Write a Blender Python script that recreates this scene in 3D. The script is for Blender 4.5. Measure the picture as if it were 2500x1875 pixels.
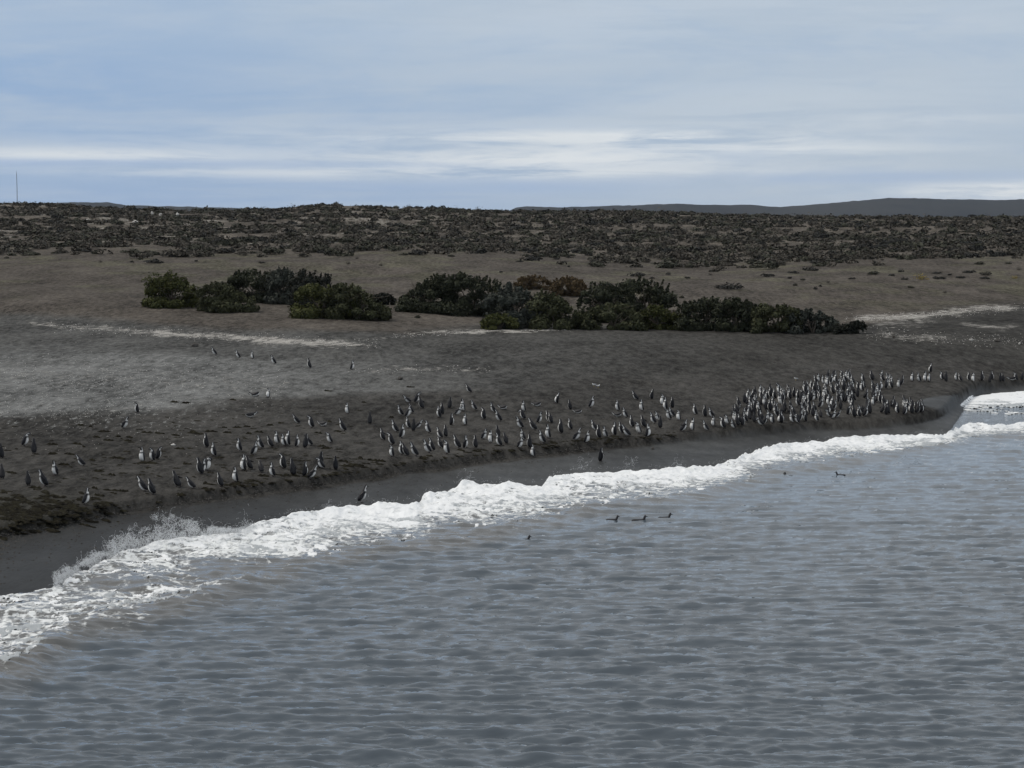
import bpy, math, random
import numpy as np
C = bpy.context.scene
for o in list(bpy.data.objects): bpy.data.objects.remove(o)
rng = np.random.default_rng(7); random.seed(7)

# ------------------------------------------------------------ camera
H = 8.5; F = 4500.0; TH = math.atan(337.5/F)
cd = bpy.data.cameras.new('camera'); cam = bpy.data.objects.new('camera', cd); C.collection.objects.link(cam)
cam.location = (0, 0, H); cam.rotation_euler = (math.pi/2-TH, 0, 0)
cd.sensor_width = 36; cd.lens = 36*F/2500; cd.clip_start = 0.5; cd.clip_end = 20000
C.camera = cam
# ------------------------------------------------------------ sun + sky
SUN_EL = math.radians(50); SUN_AZ = math.radians(-75)      # azimuth from +Y, negative = to the left
sd = bpy.data.lights.new('sun', 'SUN'); sun = bpy.data.objects.new('sun', sd); C.collection.objects.link(sun)
sd.energy = 1.6; sd.angle = math.radians(11); sd.color = (1, .93, .83)
sun.rotation_euler = (math.pi/2-SUN_EL, 0, math.pi-SUN_AZ)
sun.location = (-60, 20, 60)
C.view_settings.view_transform = 'Standard'; C.view_settings.look = 'None'
C.view_settings.gamma = 1; C.view_settings.exposure = 0; C.view_settings.use_curve_mapping = False
C.render.engine = 'CYCLES'

class NT:
    """tiny node-tree writer"""
    def __init__(s, tree): s.t = tree; s.n = tree.nodes; s.l = tree.links
    def node(s, typ, **kw):
        n = s.n.new(typ)
        for k, v in kw.items(): setattr(n, k, v)
        return n
    def put(s, sock, v):
        if isinstance(v, bpy.types.NodeSocket): s.l.new(v, sock)
        elif v is not None: sock.default_value = v
    def math(s, op, a, b=None, c=None, clamp=False):
        n = s.node('ShaderNodeMath', operation=op); n.use_clamp = clamp
        s.put(n.inputs[0], a); s.put(n.inputs[1], b); s.put(n.inputs[2], c); return n.outputs[0]
    def mix(s, f, a, b, typ='MIX'):
        n = s.node('ShaderNodeMix', data_type='RGBA', blend_type=typ)
        s.put(n.inputs['Factor'], f)
        for k, v in (('A', a), ('B', b)):
            i = [q for q in n.inputs if q.name == k and q.type == 'RGBA'][0]
            if isinstance(v, (tuple, list)) and len(v) == 3: v = (*v, 1)
            s.put(i, v)
        return [q for q in n.outputs if q.type == 'RGBA'][0]
    def noise(s, vec, scale, detail=4, rough=.55, dist=0):
        n = s.node('ShaderNodeTexNoise'); s.put(n.inputs['Vector'], vec); n.inputs['Scale'].default_value = scale
        n.inputs['Detail'].default_value = detail; n.inputs['Roughness'].default_value = rough; n.inputs['Distortion'].default_value = dist
        return n.outputs['Fac']
    def ramp(s, v, lo, hi, a=0., b=1.):
        n = s.node('ShaderNodeMapRange', interpolation_type='SMOOTHSTEP'); s.put(n.inputs[0], v)
        for i, q in enumerate((lo, hi, a, b)): n.inputs[i+1].default_value = q
        return n.outputs[0]
    def comb(s, x, y, z=0.):
        n = s.node('ShaderNodeCombineXYZ'); s.put(n.inputs[0], x); s.put(n.inputs[1], y); s.put(n.inputs[2], z); return n.outputs[0]
    def mapping(s, vec, scale=(1, 1, 1), rot=(0, 0, 0), loc=(0, 0, 0)):
        n = s.node('ShaderNodeMapping'); s.put(n.inputs[0], vec)
        n.inputs['Scale'].default_value = scale; n.inputs['Rotation'].default_value = rot; n.inputs['Location'].default_value = loc
        return n.outputs[0]
    def attr(s, name):
        return s.node('ShaderNodeAttribute', attribute_name=name)

W = bpy.data.worlds.new('World'); C.world = W; W.use_nodes = True
t = NT(W.node_tree); t.n.clear()
out = t.node('ShaderNodeOutputWorld'); bg = t.node('ShaderNodeBackground'); t.l.new(bg.outputs[0], out.inputs[0])
bg.inputs[1].default_value = 0.1
sky = t.node('ShaderNodeTexSky', sky_type='NISHITA'); sky.sun_disc = False
sky.sun_elevation = SUN_EL; sky.sun_rotation = SUN_AZ; sky.air_density = 1; sky.dust_density = 1.5
tc = t.node('ShaderNodeTexCoord'); sx = t.node('ShaderNodeSeparateXYZ'); t.l.new(tc.outputs['Generated'], sx.inputs[0])
X, Y, Z = sx.outputs
hyp = t.math('SQRT', t.math('ADD', t.math('MULTIPLY', X, X), t.math('MULTIPLY', Y, Y)))
el = t.math('DIVIDE', Z, t.math('ADD', hyp, .0001))         # tangent of elevation
az = t.math('ARCTAN2', X, Y)                                # 0 straight ahead
den = t.math('ADD', t.math('ABSOLUTE', Z), .075)
P = t.comb(t.math('DIVIDE', X, den), t.math('DIVIDE', Y, den), 0.)
def s10(c): return tuple(10*q for q in c)
n1 = t.noise(t.mapping(P, (.32, .30, 1), loc=(3.1, .7, 0)), 1, 5, .5, .3)
n2 = t.noise(t.mapping(P, (.9, 1.5, 1), (0, 0, .12), (5, 2, 0)), 1, 6, .58, .5)
n3 = t.noise(t.mapping(P, (2.2, 3.4, 1), (0, 0, .1), (1, 8, 0)), 1, 5, .6, .4)
base = t.mix(t.ramp(n1, .36, .62), s10((.315, .445, .650)), s10((.430, .530, .660)))
# greyer veil towards the right
rightw = t.ramp(az, -.22, .22)
base = t.mix(t.math('MULTIPLY', rightw, .75), base, s10((.475, .560, .665)))
def blob(a0, e0, sa, se):
    da = t.math('DIVIDE', t.math('SUBTRACT', az, a0), sa); de = t.math('DIVIDE', t.math('SUBTRACT', el, e0), se)
    q = t.math('ADD', t.math('MULTIPLY', da, da), t.math('MULTIPLY', de, de))
    return t.math('EXPONENT', t.math('MULTIPLY', q, -1.))
def band(b, k, lo, hi, n=None):
    return t.math('MULTIPLY', t.math('MULTIPLY', b, t.ramp(n if n is not None else n2, lo, hi)), k, clamp=True)
base = t.mix(t.math('MULTIPLY', blob(-.22, .085, .17, .032), .75), base, s10((.265, .405, .640)))
base = t.mix(t.math('MULTIPLY', t.ramp(el, .135, .10), .0), base, s10((.3, .4, .6)))
col = t.mix(band(t.ramp(el, .0, .03), .42, .40, .72), base, s10((.52, .59, .68)))
E = t.noise(t.comb(t.math('MULTIPLY', az, 11.), t.math('MULTIPLY', el, 105.), 7.3), 1., 9, .64, .4)   # long flat streaks low in the sky
for a0, e0, sa, se, k in ((.06, .0578, .10, .0032, 1.5), (.015, .0465, .075, .0040, 1.4), (-.01, .0395, .14, .0026, .9), (.04, .050, .13, .014, .75), (.13, .0515, .09, .003, .8), (-.235, .0475, .10, .0040, .9), (-.16, .056, .12, .010, .25), (-.12, .0385, .16, .0035, .35),
                          (.265, .0285, .065, .0055, 1.3), (.20, .066, .07, .004, .35), (.10, .12, .22, .02, .22), (.16, .0765, .12, .012, .25)):
    col = t.mix(band(blob(a0, e0, sa, se), k, .34, .60, E), col, s10((.76, .80, .84)))
mot = t.noise(t.comb(t.math('MULTIPLY', az, 8.), t.math('MULTIPLY', el, 34.), 3.), 1., 8, .62, .4)
col = t.mix(t.math('MULTIPLY', t.ramp(mot, .42, .66), t.math('MULTIPLY', t.ramp(el, .03, .07), .38)), col, s10((.50, .575, .665)))
col = t.mix(t.math('MULTIPLY', t.ramp(mot, .50, .30), .30), col, s10((.30, .43, .63)))
# clear low strips
for a0, e0, sa, se, k in ((-.17, .026, .16, .008, .25), (.20, .036, .10, .0035, .5), (-.20, .0435, .16, .0022, .45), (-.02, .0315, .09, .004, .5)):
    col = t.mix(band(blob(a0, e0, sa, se), k, .2, .6, E), col, s10((.305, .440, .690)))
col = t.mix(t.math('MULTIPLY', t.ramp(el, .045, .015), t.math('MULTIPLY', t.ramp(n3, .35, .7), .35)), col, s10((.45, .56, .71)))
col = t.mix(.10, col, sky.outputs[0])
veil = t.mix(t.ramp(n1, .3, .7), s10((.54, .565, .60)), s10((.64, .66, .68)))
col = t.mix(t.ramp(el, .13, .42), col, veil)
below = t.ramp(el, .0, -.03)
col = t.mix(below, col, s10((.30, .36, .43)))
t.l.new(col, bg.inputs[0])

# ------------------------------------------------------------ helpers
def setc(o, label=None, cat=None, group=None, kind=None):
    if label: o['label'] = label
    if cat: o['category'] = cat
    if group: o['group'] = group
    if kind: o['kind'] = kind
    return o
def link(o, parent=None):
    C.collection.objects.link(o)
    if parent is not None: o.parent = parent
    return o
def mesh_from(name, V, Fc, mat=None, smooth=True, attrs=None, colors=None, mats=None, midx=None):
    """V (n,3); Fc (m,k) int array or list of faces"""
    me = bpy.data.meshes.new(name)
    V = np.asarray(V, dtype=np.float32)
    if isinstance(Fc, np.ndarray):
        m, k = Fc.shape
        me.vertices.add(len(V)); me.vertices.foreach_set('co', V.ravel())
        me.loops.add(m*k); me.loops.foreach_set('vertex_index', Fc.astype(np.int32).ravel())
        me.polygons.add(m); me.polygons.foreach_set('loop_start', np.arange(0, m*k, k, dtype=np.int32))
        try: me.polygons.foreach_set('loop_total', np.full(m, k, dtype=np.int32))
        except Exception: pass
        me.update(calc_edges=True)
    else:
        me.from_pydata(V.tolist(), [], Fc); me.update()
    me.polygons.foreach_set('use_smooth', np.full(len(me.polygons), smooth))
    for k, a in (attrs or {}).items():
        at = me.attributes.new(k, 'FLOAT', 'POINT'); at.data.foreach_set('value', np.asarray(a, dtype=np.float32).ravel())
    for k, a in (colors or {}).items():
        a = np.asarray(a, dtype=np.float32)
        if a.shape[1] == 3: a = np.hstack([a, np.ones((len(a), 1), np.float32)])
        at = me.attributes.new(k, 'FLOAT_COLOR', 'POINT'); at.data.foreach_set('color', a.ravel())
    if mat: me.materials.append(mat)
    return me
def obj(name, me, parent=None, loc=None, rz=None):
    o = bpy.data.objects.new(name, me); link(o, parent)
    if loc is not None: o.location = loc
    if rz is not None: o.rotation_euler = (0, 0, rz)
    return o
def empty(name, loc=(0, 0, 0), rz=0):
    o = bpy.data.objects.new(name, None); link(o); o.location = loc; o.rotation_euler = (0, 0, rz); o.empty_display_size = .2
    return o
def grid_faces(nr, nc):
    i = np.arange(nr-1)[:, None]*nc+np.arange(nc-1)[None]
    i = i.ravel(); return np.stack([i, i+1, i+nc+1, i+nc], 1)
def _h(ix, iy, s):
    n = (ix*374761393+iy*668265263+s*1442695041) & 0xffffffff
    n = ((n ^ (n >> 13))*1274126177) & 0xffffffff
    return ((n ^ (n >> 16)) & 0xffffff)/float(0xffffff)
def vnoise(x, y, s=0):
    ix = np.floor(x).astype(np.int64); iy = np.floor(y).astype(np.int64); fx = x-ix; fy = y-iy
    fx = fx*fx*(3-2*fx); fy = fy*fy*(3-2*fy)
    a = _h(ix, iy, s); b = _h(ix+1, iy, s); c = _h(ix, iy+1, s); d = _h(ix+1, iy+1, s)
    return (a*(1-fx)+b*fx)*(1-fy)+(c*(1-fx)+d*fx)*fy
def fbm(x, y, oct=5, s=0, g=.5, lac=2.03):
    r = 0; a = 1; tot = 0
    for k in range(oct):
        r = r+a*vnoise(x*lac**k+17.3*k, y*lac**k-9.1*k, s+k); tot += a; a *= g
    return r/tot
def ridged(x, y, oct=4, s=0, g=.55):
    r = 0; a = 1; tot = 0
    for k in range(oct):
        r = r+a*(1-np.abs(2*vnoise(x*2.1**k+7*k, y*2.1**k-3*k, s+k)-1)); tot += a; a *= g
    return r/tot
def worley(x, y, s=0):
    ix = np.floor(x).astype(np.int64); iy = np.floor(y).astype(np.int64)
    d1 = np.full(x.shape, 9.); d2 = np.full(x.shape, 9.)
    for a in (-1, 0, 1):
        for b in (-1, 0, 1):
            px = ix+a+_h(ix+a, iy+b, s); py = iy+b+_h(ix+a, iy+b, s+5)
            d = np.hypot(px-x, py-y); n2_ = np.minimum(d2, np.maximum(d1, d)); d1 = np.minimum(d1, d); d2 = n2_
    return d1, d2
def sstep(v, a, b):
    q = np.clip((v-a)/(b-a), 0, 1); return q*q*(3-2*q)

# pixel of the photograph (2500 x 1875)  <->  direction
def ray(x, y):
    px = (x-1250)/F; py = (937.5-y)/F
    dy = math.cos(TH)+py*math.sin(TH); dz = -math.sin(TH)+py*math.cos(TH)
    return px/dy, dz/dy
def Dof(x, y, z):
    u, s = ray(np.asarray(x, float), np.asarray(y, float)); return (z-H)/s
def zof(x, y, D):
    u, s = ray(np.asarray(x, float), np.asarray(y, float)); return H+D*s
def proj(Xw, Yw, Zw):
    dz = Zw-H
    f = Yw*math.cos(TH)-dz*math.sin(TH); up = Yw*math.sin(TH)+dz*math.cos(TH)
    return 1250+F*Xw/f, 937.5-F*up/f
def curve(pts):
    a = np.array(pts, float); return lambda x: np.interp(x, a[:, 0], a[:, 1])

# ------------------------------------------------------------ materials
def pmat(name, color=(.5, .5, .5), rough=.8, spec=.3, attr=None):
    m = bpy.data.materials.new(name); m.use_nodes = True; t = NT(m.node_tree); b = t.n['Principled BSDF']
    b.inputs['Base Color'].default_value = (*color, 1); b.inputs['Roughness'].default_value = rough
    b.inputs['Specular IOR Level'].default_value = spec
    if attr: t.l.new(t.attr(attr).outputs['Color'], b.inputs['Base Color'])
    return m, t, b
def noisy(name, c1, c2, scale, rough=.9, spec=.2, bump=0, attr=None):
    m, t, b = pmat(name, c1, rough, spec)
    g = t.node('ShaderNodeNewGeometry').outputs['Position']
    n = t.noise(g, scale, 4, .6)
    c = t.mix(t.ramp(n, .35, .65), c1, c2)
    if attr: c = t.mix(1., c, t.attr(attr).outputs['Color'], 'MULTIPLY')
    t.l.new(c, b.inputs['Base Color'])
    if bump:
        bp = t.node('ShaderNodeBump'); bp.inputs['Strength'].default_value = bump; t.l.new(n, bp.inputs['Height']); t.l.new(bp.outputs[0], b.inputs['Normal'])
    return m

# ground: colour attribute, pale (shell / pebble) attribute and wetness
m_ground, t, b = pmat('ground')
g = t.node('ShaderNodeNewGeometry').outputs['Position']
cA = t.attr('col').outputs['Color']; pale = t.attr('pale').outputs['Fac']; wet = t.attr('wet').outputs['Fac']; fleck = t.attr('fleck').outputs['Fac']
nb = t.noise(t.mapping(g, (.22, .10, .3), (0, 0, .35)), 1, 6, .6)
nm = t.noise(t.mapping(g, (2.4, .75, 1), (0, 0, .6)), 1, 5, .65)
nf = t.noise(t.mapping(g, (9, 3.2, 3), (0, 0, .6)), 1, 4, .7)
dry = t.math('SUBTRACT', 1., t.math('MULTIPLY', wet, .45))
v = t.math('ADD', t.ramp(nb, .28, .72, .70, 1.32), t.math('MULTIPLY', t.math('MULTIPLY', t.math('SUBTRACT', nm, .5), 2.8), dry))
v = t.math('ADD', v, t.math('MULTIPLY', t.math('MULTIPLY', t.math('SUBTRACT', nf, .5), 1.9), dry))
v = t.math('MAXIMUM', v, .35)
cc = t.mix(1., cA, t.comb(v, v, v), 'MULTIPLY')
nv = t.noise(t.mapping(g, (3.2, 1.0, 2), (0, 0, .75), (4, 4, 0)), 1, 5, .7)
fl = t.math('MULTIPLY', t.ramp(nv, .56, .68), fleck)
cc = t.mix(fl, cc, (.26, .265, .26))
nd = t.noise(t.mapping(g, (1.3, .5, 2), (0, 0, -.3), (9, 2, 0)), 1, 5, .7)
cc = t.mix(t.math('MULTIPLY', t.ramp(nd, .60, .70), t.math('MULTIPLY', dry, .5)), cc, (.03, .028, .025))
np_ = t.noise(t.mapping(g, (1.6, .8, 1)), 1, 7, .75)
pf = t.math('MULTIPLY', t.ramp(t.math('ADD', np_, t.math('MULTIPLY', pale, .36)), .66, .94), t.ramp(pale, .02, .3))
cc = t.mix(pf, cc, (.37, .355, .33))
t.l.new(cc, b.inputs['Base Color'])
wv = t.noise(t.mapping(g, (.35, .35, 1), (0, 0, .25)), 1, 6, .65)
t.l.new(t.math('SUBTRACT', .96, t.math('MULTIPLY', wet, t.ramp(wv, .3, .7, .36, .44))), b.inputs['Roughness']); t.l.new(t.ramp(wet, 0, 1, .03, .13), b.inputs['Specular IOR Level'])
bp = t.node('ShaderNodeBump'); bp.inputs['Strength'].default_value = .5; bp.inputs['Distance'].default_value = .06
t.l.new(t.math('MULTIPLY', t.math('ADD', nf, nm), dry), bp.inputs['Height']); t.l.new(bp.outputs[0], b.inputs['Normal'])

# water
m_water, t, b = pmat('water', (.05, .06, .065), .12, .5)
b.inputs['IOR'].default_value = 1.33
g = t.node('ShaderNodeNewGeometry').outputs['Position']
murk = t.attr('murk').outputs['Fac']
wc = t.mix(murk, (.072, .090, .108), (.100, .098, .092))
fr = t.attr('froth').outputs['Fac']
wob = t.node('ShaderNodeTexNoise'); wob.inputs['Scale'].default_value = 1.6; wob.inputs['Detail'].default_value = 4; t.l.new(g, wob.inputs['Vector'])
gw = t.node('ShaderNodeVectorMath', operation='MULTIPLY_ADD'); t.l.new(wob.outputs['Color'], gw.inputs[0]); gw.inputs[1].default_value = (.9, .9, 0); t.l.new(g, gw.inputs[2])
def vor(sc):
    n = t.node('ShaderNodeTexVoronoi', feature='DISTANCE_TO_EDGE'); n.voronoi_dimensions = '2D'; n.inputs['Scale'].default_value = sc; t.l.new(gw.outputs[0], n.inputs['Vector']); return n.outputs['Distance']
lc = t.math('ADD', t.ramp(vor(1.1), .16, .0, 0, .55), t.ramp(vor(2.9), .20, .0, 0, .45))
fn = t.noise(t.mapping(g, (4, 4, 3)), 1, 6, .72)
ff = t.math('ADD', t.math('ADD', fr, t.math('MULTIPLY', lc, .42)), t.math('MULTIPLY', t.math('SUBTRACT', fn, .5), 1.5))
ff = t.math('MULTIPLY', t.ramp(ff, .52, .95), t.ramp(fr, .02, .15))
wc = t.mix(ff, wc, (.80, .82, .82)); t.l.new(wc, b.inputs['Base Color'])
t.l.new(t.ramp(ff, 0, 1, .02, .7), b.inputs['Roughness']); t.l.new(t.ramp(ff, 0, 1, .95, .1), b.inputs['Specular IOR Level'])
w1 = t.noise(t.mapping(g, (2.6, 8.5, 1), (0, 0, .06)), 1, 4, .65, .3); w2 = t.noise(t.mapping(g, (4.5, 11, 1), (0, 0, -.12), (3, 3, 0)), 1, 4, .65)
bp = t.node('ShaderNodeBump'); bp.inputs['Strength'].default_value = .35; bp.inputs['Distance'].default_value = .03
t.l.new(t.math('ADD', w1, t.math('MULTIPLY', w2, .35)), bp.inputs['Height']); t.l.new(bp.outputs[0], b.inputs['Normal'])

m_foam, t, b = pmat('foam', (.88, .90, .91), .6, .3)
g = t.node('ShaderNodeNewGeometry').outputs['Position']
fw = t.attr('white').outputs['Fac']
nn = t.noise(t.mapping(g, (4, 3, 4)), 1, 5, .65)
q = t.math('ADD', fw, t.math('MULTIPLY', t.math('SUBTRACT', nn, .5), 1.7))
t.l.new(t.mix(t.ramp(q, .1, .75), (.40, .425, .44), (.86, .875, .885)), b.inputs['Base Color'])
b.inputs['Subsurface Weight'].default_value = 0.0

m_spray, _, _ = pmat('spray', (.80, .82, .84), .4, .3)
m_leaf, t, b = pmat('leaf', (.05, .06, .03), .75, .15, attr='tint')
m_bark = noisy('bark', (.085, .07, .055), (.15, .13, .11), 6)
m_hill, t, b = pmat('hill', (.05, .055, .055), .95, .05)
g = t.node('ShaderNodeNewGeometry').outputs['Position']
hn = t.noise(t.mapping(g, (.006, .002, .02)), 1, 7, .65)
t.l.new(t.mix(t.ramp(hn, .35, .65), (.040, .048, .060), (.056, .062, .070)), b.inputs['Base Color'])  # blue of the distant haze is partly put into the hill colour
m_peng, t, b = pmat('plumage', (.5, .5, .5), .55, .3, attr='tint')
m_flip, t, b = pmat('flipper', (.022, .022, .026), .5, .3)
m_foot, t, b = pmat('foot', (.06, .05, .05), .7, .2)
m_gull, t, b = pmat('gull_plumage', (.8, .8, .8), .6, .2, attr='tint')
m_beak, _, _ = pmat('beak', (.03, .03, .03), .4, .4)
m_ybeak, _, _ = pmat('yellow_beak', (.55, .4, .05), .4, .4)
m_weed = noisy('seaweed', (.010, .009, .007), (.026, .024, .016), 5, .95, .05)
m_stone = noisy('pale_stone', (.42, .40, .37), (.62, .60, .57), 3, .85, .2, .3)
m_dstone = noisy('dark_stone', (.05, .045, .04), (.09, .085, .08), 5, .85, .2, .3)
m_pole, _, _ = pmat('galvanised_steel', (.16, .17, .19), .5, .5)

# ------------------------------------------------------------ shoreline curves (photo pixels)
y_ft = curve([(-400, 1500), (0, 1430), (68, 1422), (136, 1413), (181, 1384), (260, 1345), (339, 1318), (430, 1302), (486, 1292), (576, 1290), (633, 1270), (735, 1248), (870, 1228),
              (1017, 1222), (1034, 1204), (1085, 1186), (1141, 1174), (1198, 1180), (1322, 1177), (1350, 1160), (1401, 1147), (1582, 1143), (1673, 1142),
              (1740, 1132), (1800, 1116), (1822, 1107), (1863, 1094), (1924, 1083), (2000, 1074), (2076, 1068), (2172, 1066), (2239, 1059), (2294, 1061), (2331, 1050),
              (2355, 1037), (2396, 1032), (2416, 1040), (2500, 1034), (2900, 1015)])
y_fb = curve([(-400, 1760), (0, 1660), (60, 1640), (120, 1585), (181, 1550), (325, 1520), (434, 1496), (542, 1450), (615, 1438), (687, 1420), (796, 1372), (900, 1352), (1017, 1345),
              (1083, 1335), (1185, 1315), (1266, 1294), (1368, 1273), (1429, 1252), (1510, 1240), (1632, 1228), (1714, 1212), (1800, 1188), (1950, 1150), (2050, 1132),
              (2152, 1117), (2253, 1100), (2355, 1086), (2396, 1072), (2500, 1064), (2900, 1045)])
y_foot = curve([(-400, 1370), (0, 1312), (250, 1262), (510, 1222), (740, 1192), (940, 1163), (1220, 1122), (1520, 1092), (1800, 1068), (1980, 1050), (2100, 1046), (2200, 1040), (2260, 1030), (2318, 1012),
                (2350, 965), (2400, 946), (2500, 936), (2900, 925)])
y_dark = curve([(-400, 1050), (0, 1018), (280, 1000), (475, 978), (700, 962), (980, 955), (1250, 945), (1500, 930), (1800, 910), (2100, 893), (2300, 885), (2500, 878), (2900, 870)])
BH = .30                                                     # height of the foamy bore
def xs_of_u(u): return 1250+F*u*math.cos(TH)                # near enough on the beach
def D_back(u): x = xs_of_u(u); return Dof(x, y_ft(x), BH)
def D_front(u): x = xs_of_u(u); return Dof(x, y_fb(x), 0.03)
yA = curve([(2300, 1003), (2319, 994), (2345, 982), (2357, 970), (2375, 963), (2426, 955), (2457, 952), (2500, 951), (2900, 946)])
yA2 = curve([(2300, 1000), (2319, 996), (2375, 1010), (2426, 1019), (2500, 1021), (2900, 1015)])
def D_water(u):
    x = xs_of_u(u); a = D_back(u)+.25
    bb = Dof(x, yA(x), .05)
    return np.where(x > 2290, np.maximum(a, a+(bb-a)*sstep(x, 2290, 2400)), a)
# ------------------------------------------------------------ terrain
def Uaxis(umax, n, far=2.6):
    a = np.linspace(-umax, umax, n); e = umax+np.cumsum(np.linspace(.03, .24, 9)); return np.concatenate([-e[::-1], a, e])
U = Uaxis(.33, 620)
D = [14.]
while D[-1] < 160: D.append(D[-1]+min(max(.10, 2.1*D[-1]**2/38250), 1.1))
while D[-1] < 640: D.append(D[-1]+1.5)
while D[-1] < 9000: D.append(D[-1]*1.08)
D = np.array(D)
XS = xs_of_u(U)
dw = D_water(U)
def smooth(a, w):
    k = np.hanning(2*w+3); k /= k.sum(); return np.convolve(np.pad(a, w+1, mode='edge'), k, 'valid')
foot = np.maximum(Dof(XS, y_foot(XS), .27), dw+.8); foot = smooth(foot, 11)
top = foot+.5
top_z = .58
drk = smooth(np.maximum(Dof(XS, y_dark(XS), 1.25), top+6), 8)
y5 = curve([(0, 795), (340, 808), (540, 822), (760, 836), (930, 838), (1010, 815), (1220, 808), (1700, 804), (2090, 812), (2300, 812), (2500, 812)])
c5 = smooth(np.maximum(Dof(XS, y5(XS), 2.2), drk+8), 14)
def zc(pts, Dd):
    c = curve(pts); return smooth(zof(XS, c(XS), Dd), 12)
z6 = smooth(curve([(0, 3.4), (400, 3.35), (800, 3.1), (1050, 2.85), (1250, 2.35), (1700, 2.2), (2100, 2.15), (2500, 2.5)])(XS), 14)
rows = [(np.full_like(U, 5.), np.full_like(U, -3.)), (dw-12, np.full_like(U, -1.3)), (dw, np.zeros_like(U)), (foot, np.full_like(U, .27)), (top, np.full_like(U, top_z)),
        (top+(drk-top)*.5, np.full_like(U, .86)), (drk, np.full_like(U, 1.25)), (c5, np.full_like(U, 2.2)), (c5+8, 2.2+(z6-2.2)*.30+.02), (np.maximum(160., c5+16), z6),
        (np.full_like(U, 200.), zc([(0, 690), (600, 690), (1250, 700), (1700, 700), (2100, 708), (2500, 712)], 200.)),
        (np.full_like(U, 262.), zc([(0, 625), (600, 627), (1000, 617), (1300, 636), (1500, 650), (1750, 660), (1900, 650), (2500, 636)], 262.)),
        (np.full_like(U, 400.), zc([(0, 556), (600, 560), (1250, 566), (1800, 574), (2500, 580)], 400.)),
        (np.full_like(U, 560.), zc([(0, 501), (100, 504), (260, 513), (500, 519), (680, 515), (760, 508), (850, 510), (1000, 516), (1250, 521), (1550, 524), (1800, 530), (2100, 533), (2500, 537)], 560.)),
        (np.full_like(U, 700.), zc([(0, 520), (1250, 535), (2500, 550)], 700.)),
        (np.full_like(U, 1400.), np.full_like(U, 9.)), (np.full_like(U, 9500.), np.full_like(U, 4.))]
KD = np.stack([r[0] for r in rows]); KZ = np.stack([r[1] for r in rows])
Zt = np.zeros((len(D), len(U)))
def pchip(x, y, xi):
    h = np.diff(x); d = np.diff(y)/h; m = np.zeros_like(y)
    w1 = 2*h[1:]+h[:-1]; w2 = h[1:]+2*h[:-1]
    ok = d[:-1]*d[1:] > 0
    with np.errstate(all='ignore'): mm = (w1+w2)/(w1/d[:-1]+w2/d[1:])
    m[1:-1] = np.where(ok, mm, 0); m[0] = d[0]; m[-1] = d[-1]
    k = np.clip(np.searchsorted(x, xi)-1, 0, len(h)-1); tt = (xi-x[k])/h[k]
    return y[k]*(1+2*tt)*(1-tt)**2+m[k]*h[k]*tt*(1-tt)**2+y[k+1]*tt*tt*(3-2*tt)+m[k+1]*h[k]*tt*tt*(tt-1)
for j in range(len(U)):
    Zt[:, j] = pchip(KD[:, j], KZ[:, j], np.clip(D, KD[0, j], KD[-1, j]))
DD, UU = np.meshgrid(D, U, indexing='ij')
WX = UU*DD; WY = DD
a_up = sstep(DD, top[None]+1, drk[None]); a_field = sstep(DD, 120, 190); a_scr = sstep(DD, 255, 330)
nearsh = sstep(DD, foot[None]-.2, top[None]+2)
Zt += nearsh*.07*(fbm(WX/1.7, WY/1.2, 4, 1)-.5)+a_up*.16*(fbm(WX/6, WY/5, 4, 3)-.5)+a_field*.7*(fbm(WX/24, WY/22, 4, 5)-.5)+a_scr*2.4*(fbm(WX/42, WY/30, 4, 8)-.5)*sstep(DD, 900, 640)
Zt += nearsh*(1-a_field*.5)*.16*(ridged(WX/9+WY/14, WY/6, 2, 31)-.5)
def terr(u, d):
    ju = np.clip(np.searchsorted(U, u)-1, 0, len(U)-2); jd = np.clip(np.searchsorted(D, d)-1, 0, len(D)-2)
    a = (u-U[ju])/(U[ju+1]-U[ju]); bq = (d-D[jd])/(D[jd+1]-D[jd])
    return (Zt[jd, ju]*(1-a)+Zt[jd, ju+1]*a)*(1-bq)+(Zt[jd+1, ju]*(1-a)+Zt[jd+1, ju+1]*a)*bq
def ground_xy(x, y): return float(terr(x/y, y))
def hit(x, y, dmin=38, dmax=640):
    """where the line of sight through a photo pixel first meets the ground"""
    u, s = ray(x, y); d = dmin; st = .05
    while d < dmax:
        z = terr(u, d)
        if z >= H+d*s-1e-3: break
        d += max(.02, min(.8, (H+d*s-z)*.5))
    return u*d, d, float(terr(u, d))
# paint zones
IX, IY = proj(WX, WY, Zt)
n_a = fbm(WX/5, WY/7, 5, 11); n_b = fbm(WX/1.3, WY/2.2, 4, 12); n_c = fbm(WX/20, WY/24, 4, 13)
def L(c): return np.array(c)[None, None, :]
darkc = L((.050, .048, .045)); lightc = L((.132, .134, .132)); brown = L((.078, .069, .060)); scrubc = L((.118, .105, .090)); wetc = L((.034, .035, .035)); slope = L((.060, .059, .056))
w_light = sstep(IY+(n_a-.5)*60, y_dark(IX)+14, y_dark(IX)-12)[..., None]
leftness = sstep(IX+(n_c-.5)*300, 1500, 300)[..., None]
lb = leftness*(.25+.75*sstep(IY+(n_a-.5)*90, 830, 915))[..., None]; col = darkc*(1-w_light)+w_light*(slope*(1-lb)+lightc*lb)
rightdark = sstep(IX, 1350, 1850)[..., None]*w_light; col = col*(1-rightdark)+rightdark*L((.046, .0445, .0415))
y_br = curve([(0, 770), (300, 790), (560, 805), (900, 815), (1220, 800), (1700, 798), (2090, 805), (2300, 760), (2500, 740)])
wb = (sstep(IY+(n_a-.5)*24, y_br(IX)+8, y_br(IX)-16)*sstep(DD, 100, 118))[..., None]
col = col*(1-wb)+brown*wb*(1+.18*(n_c[..., None]-.5))
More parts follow.
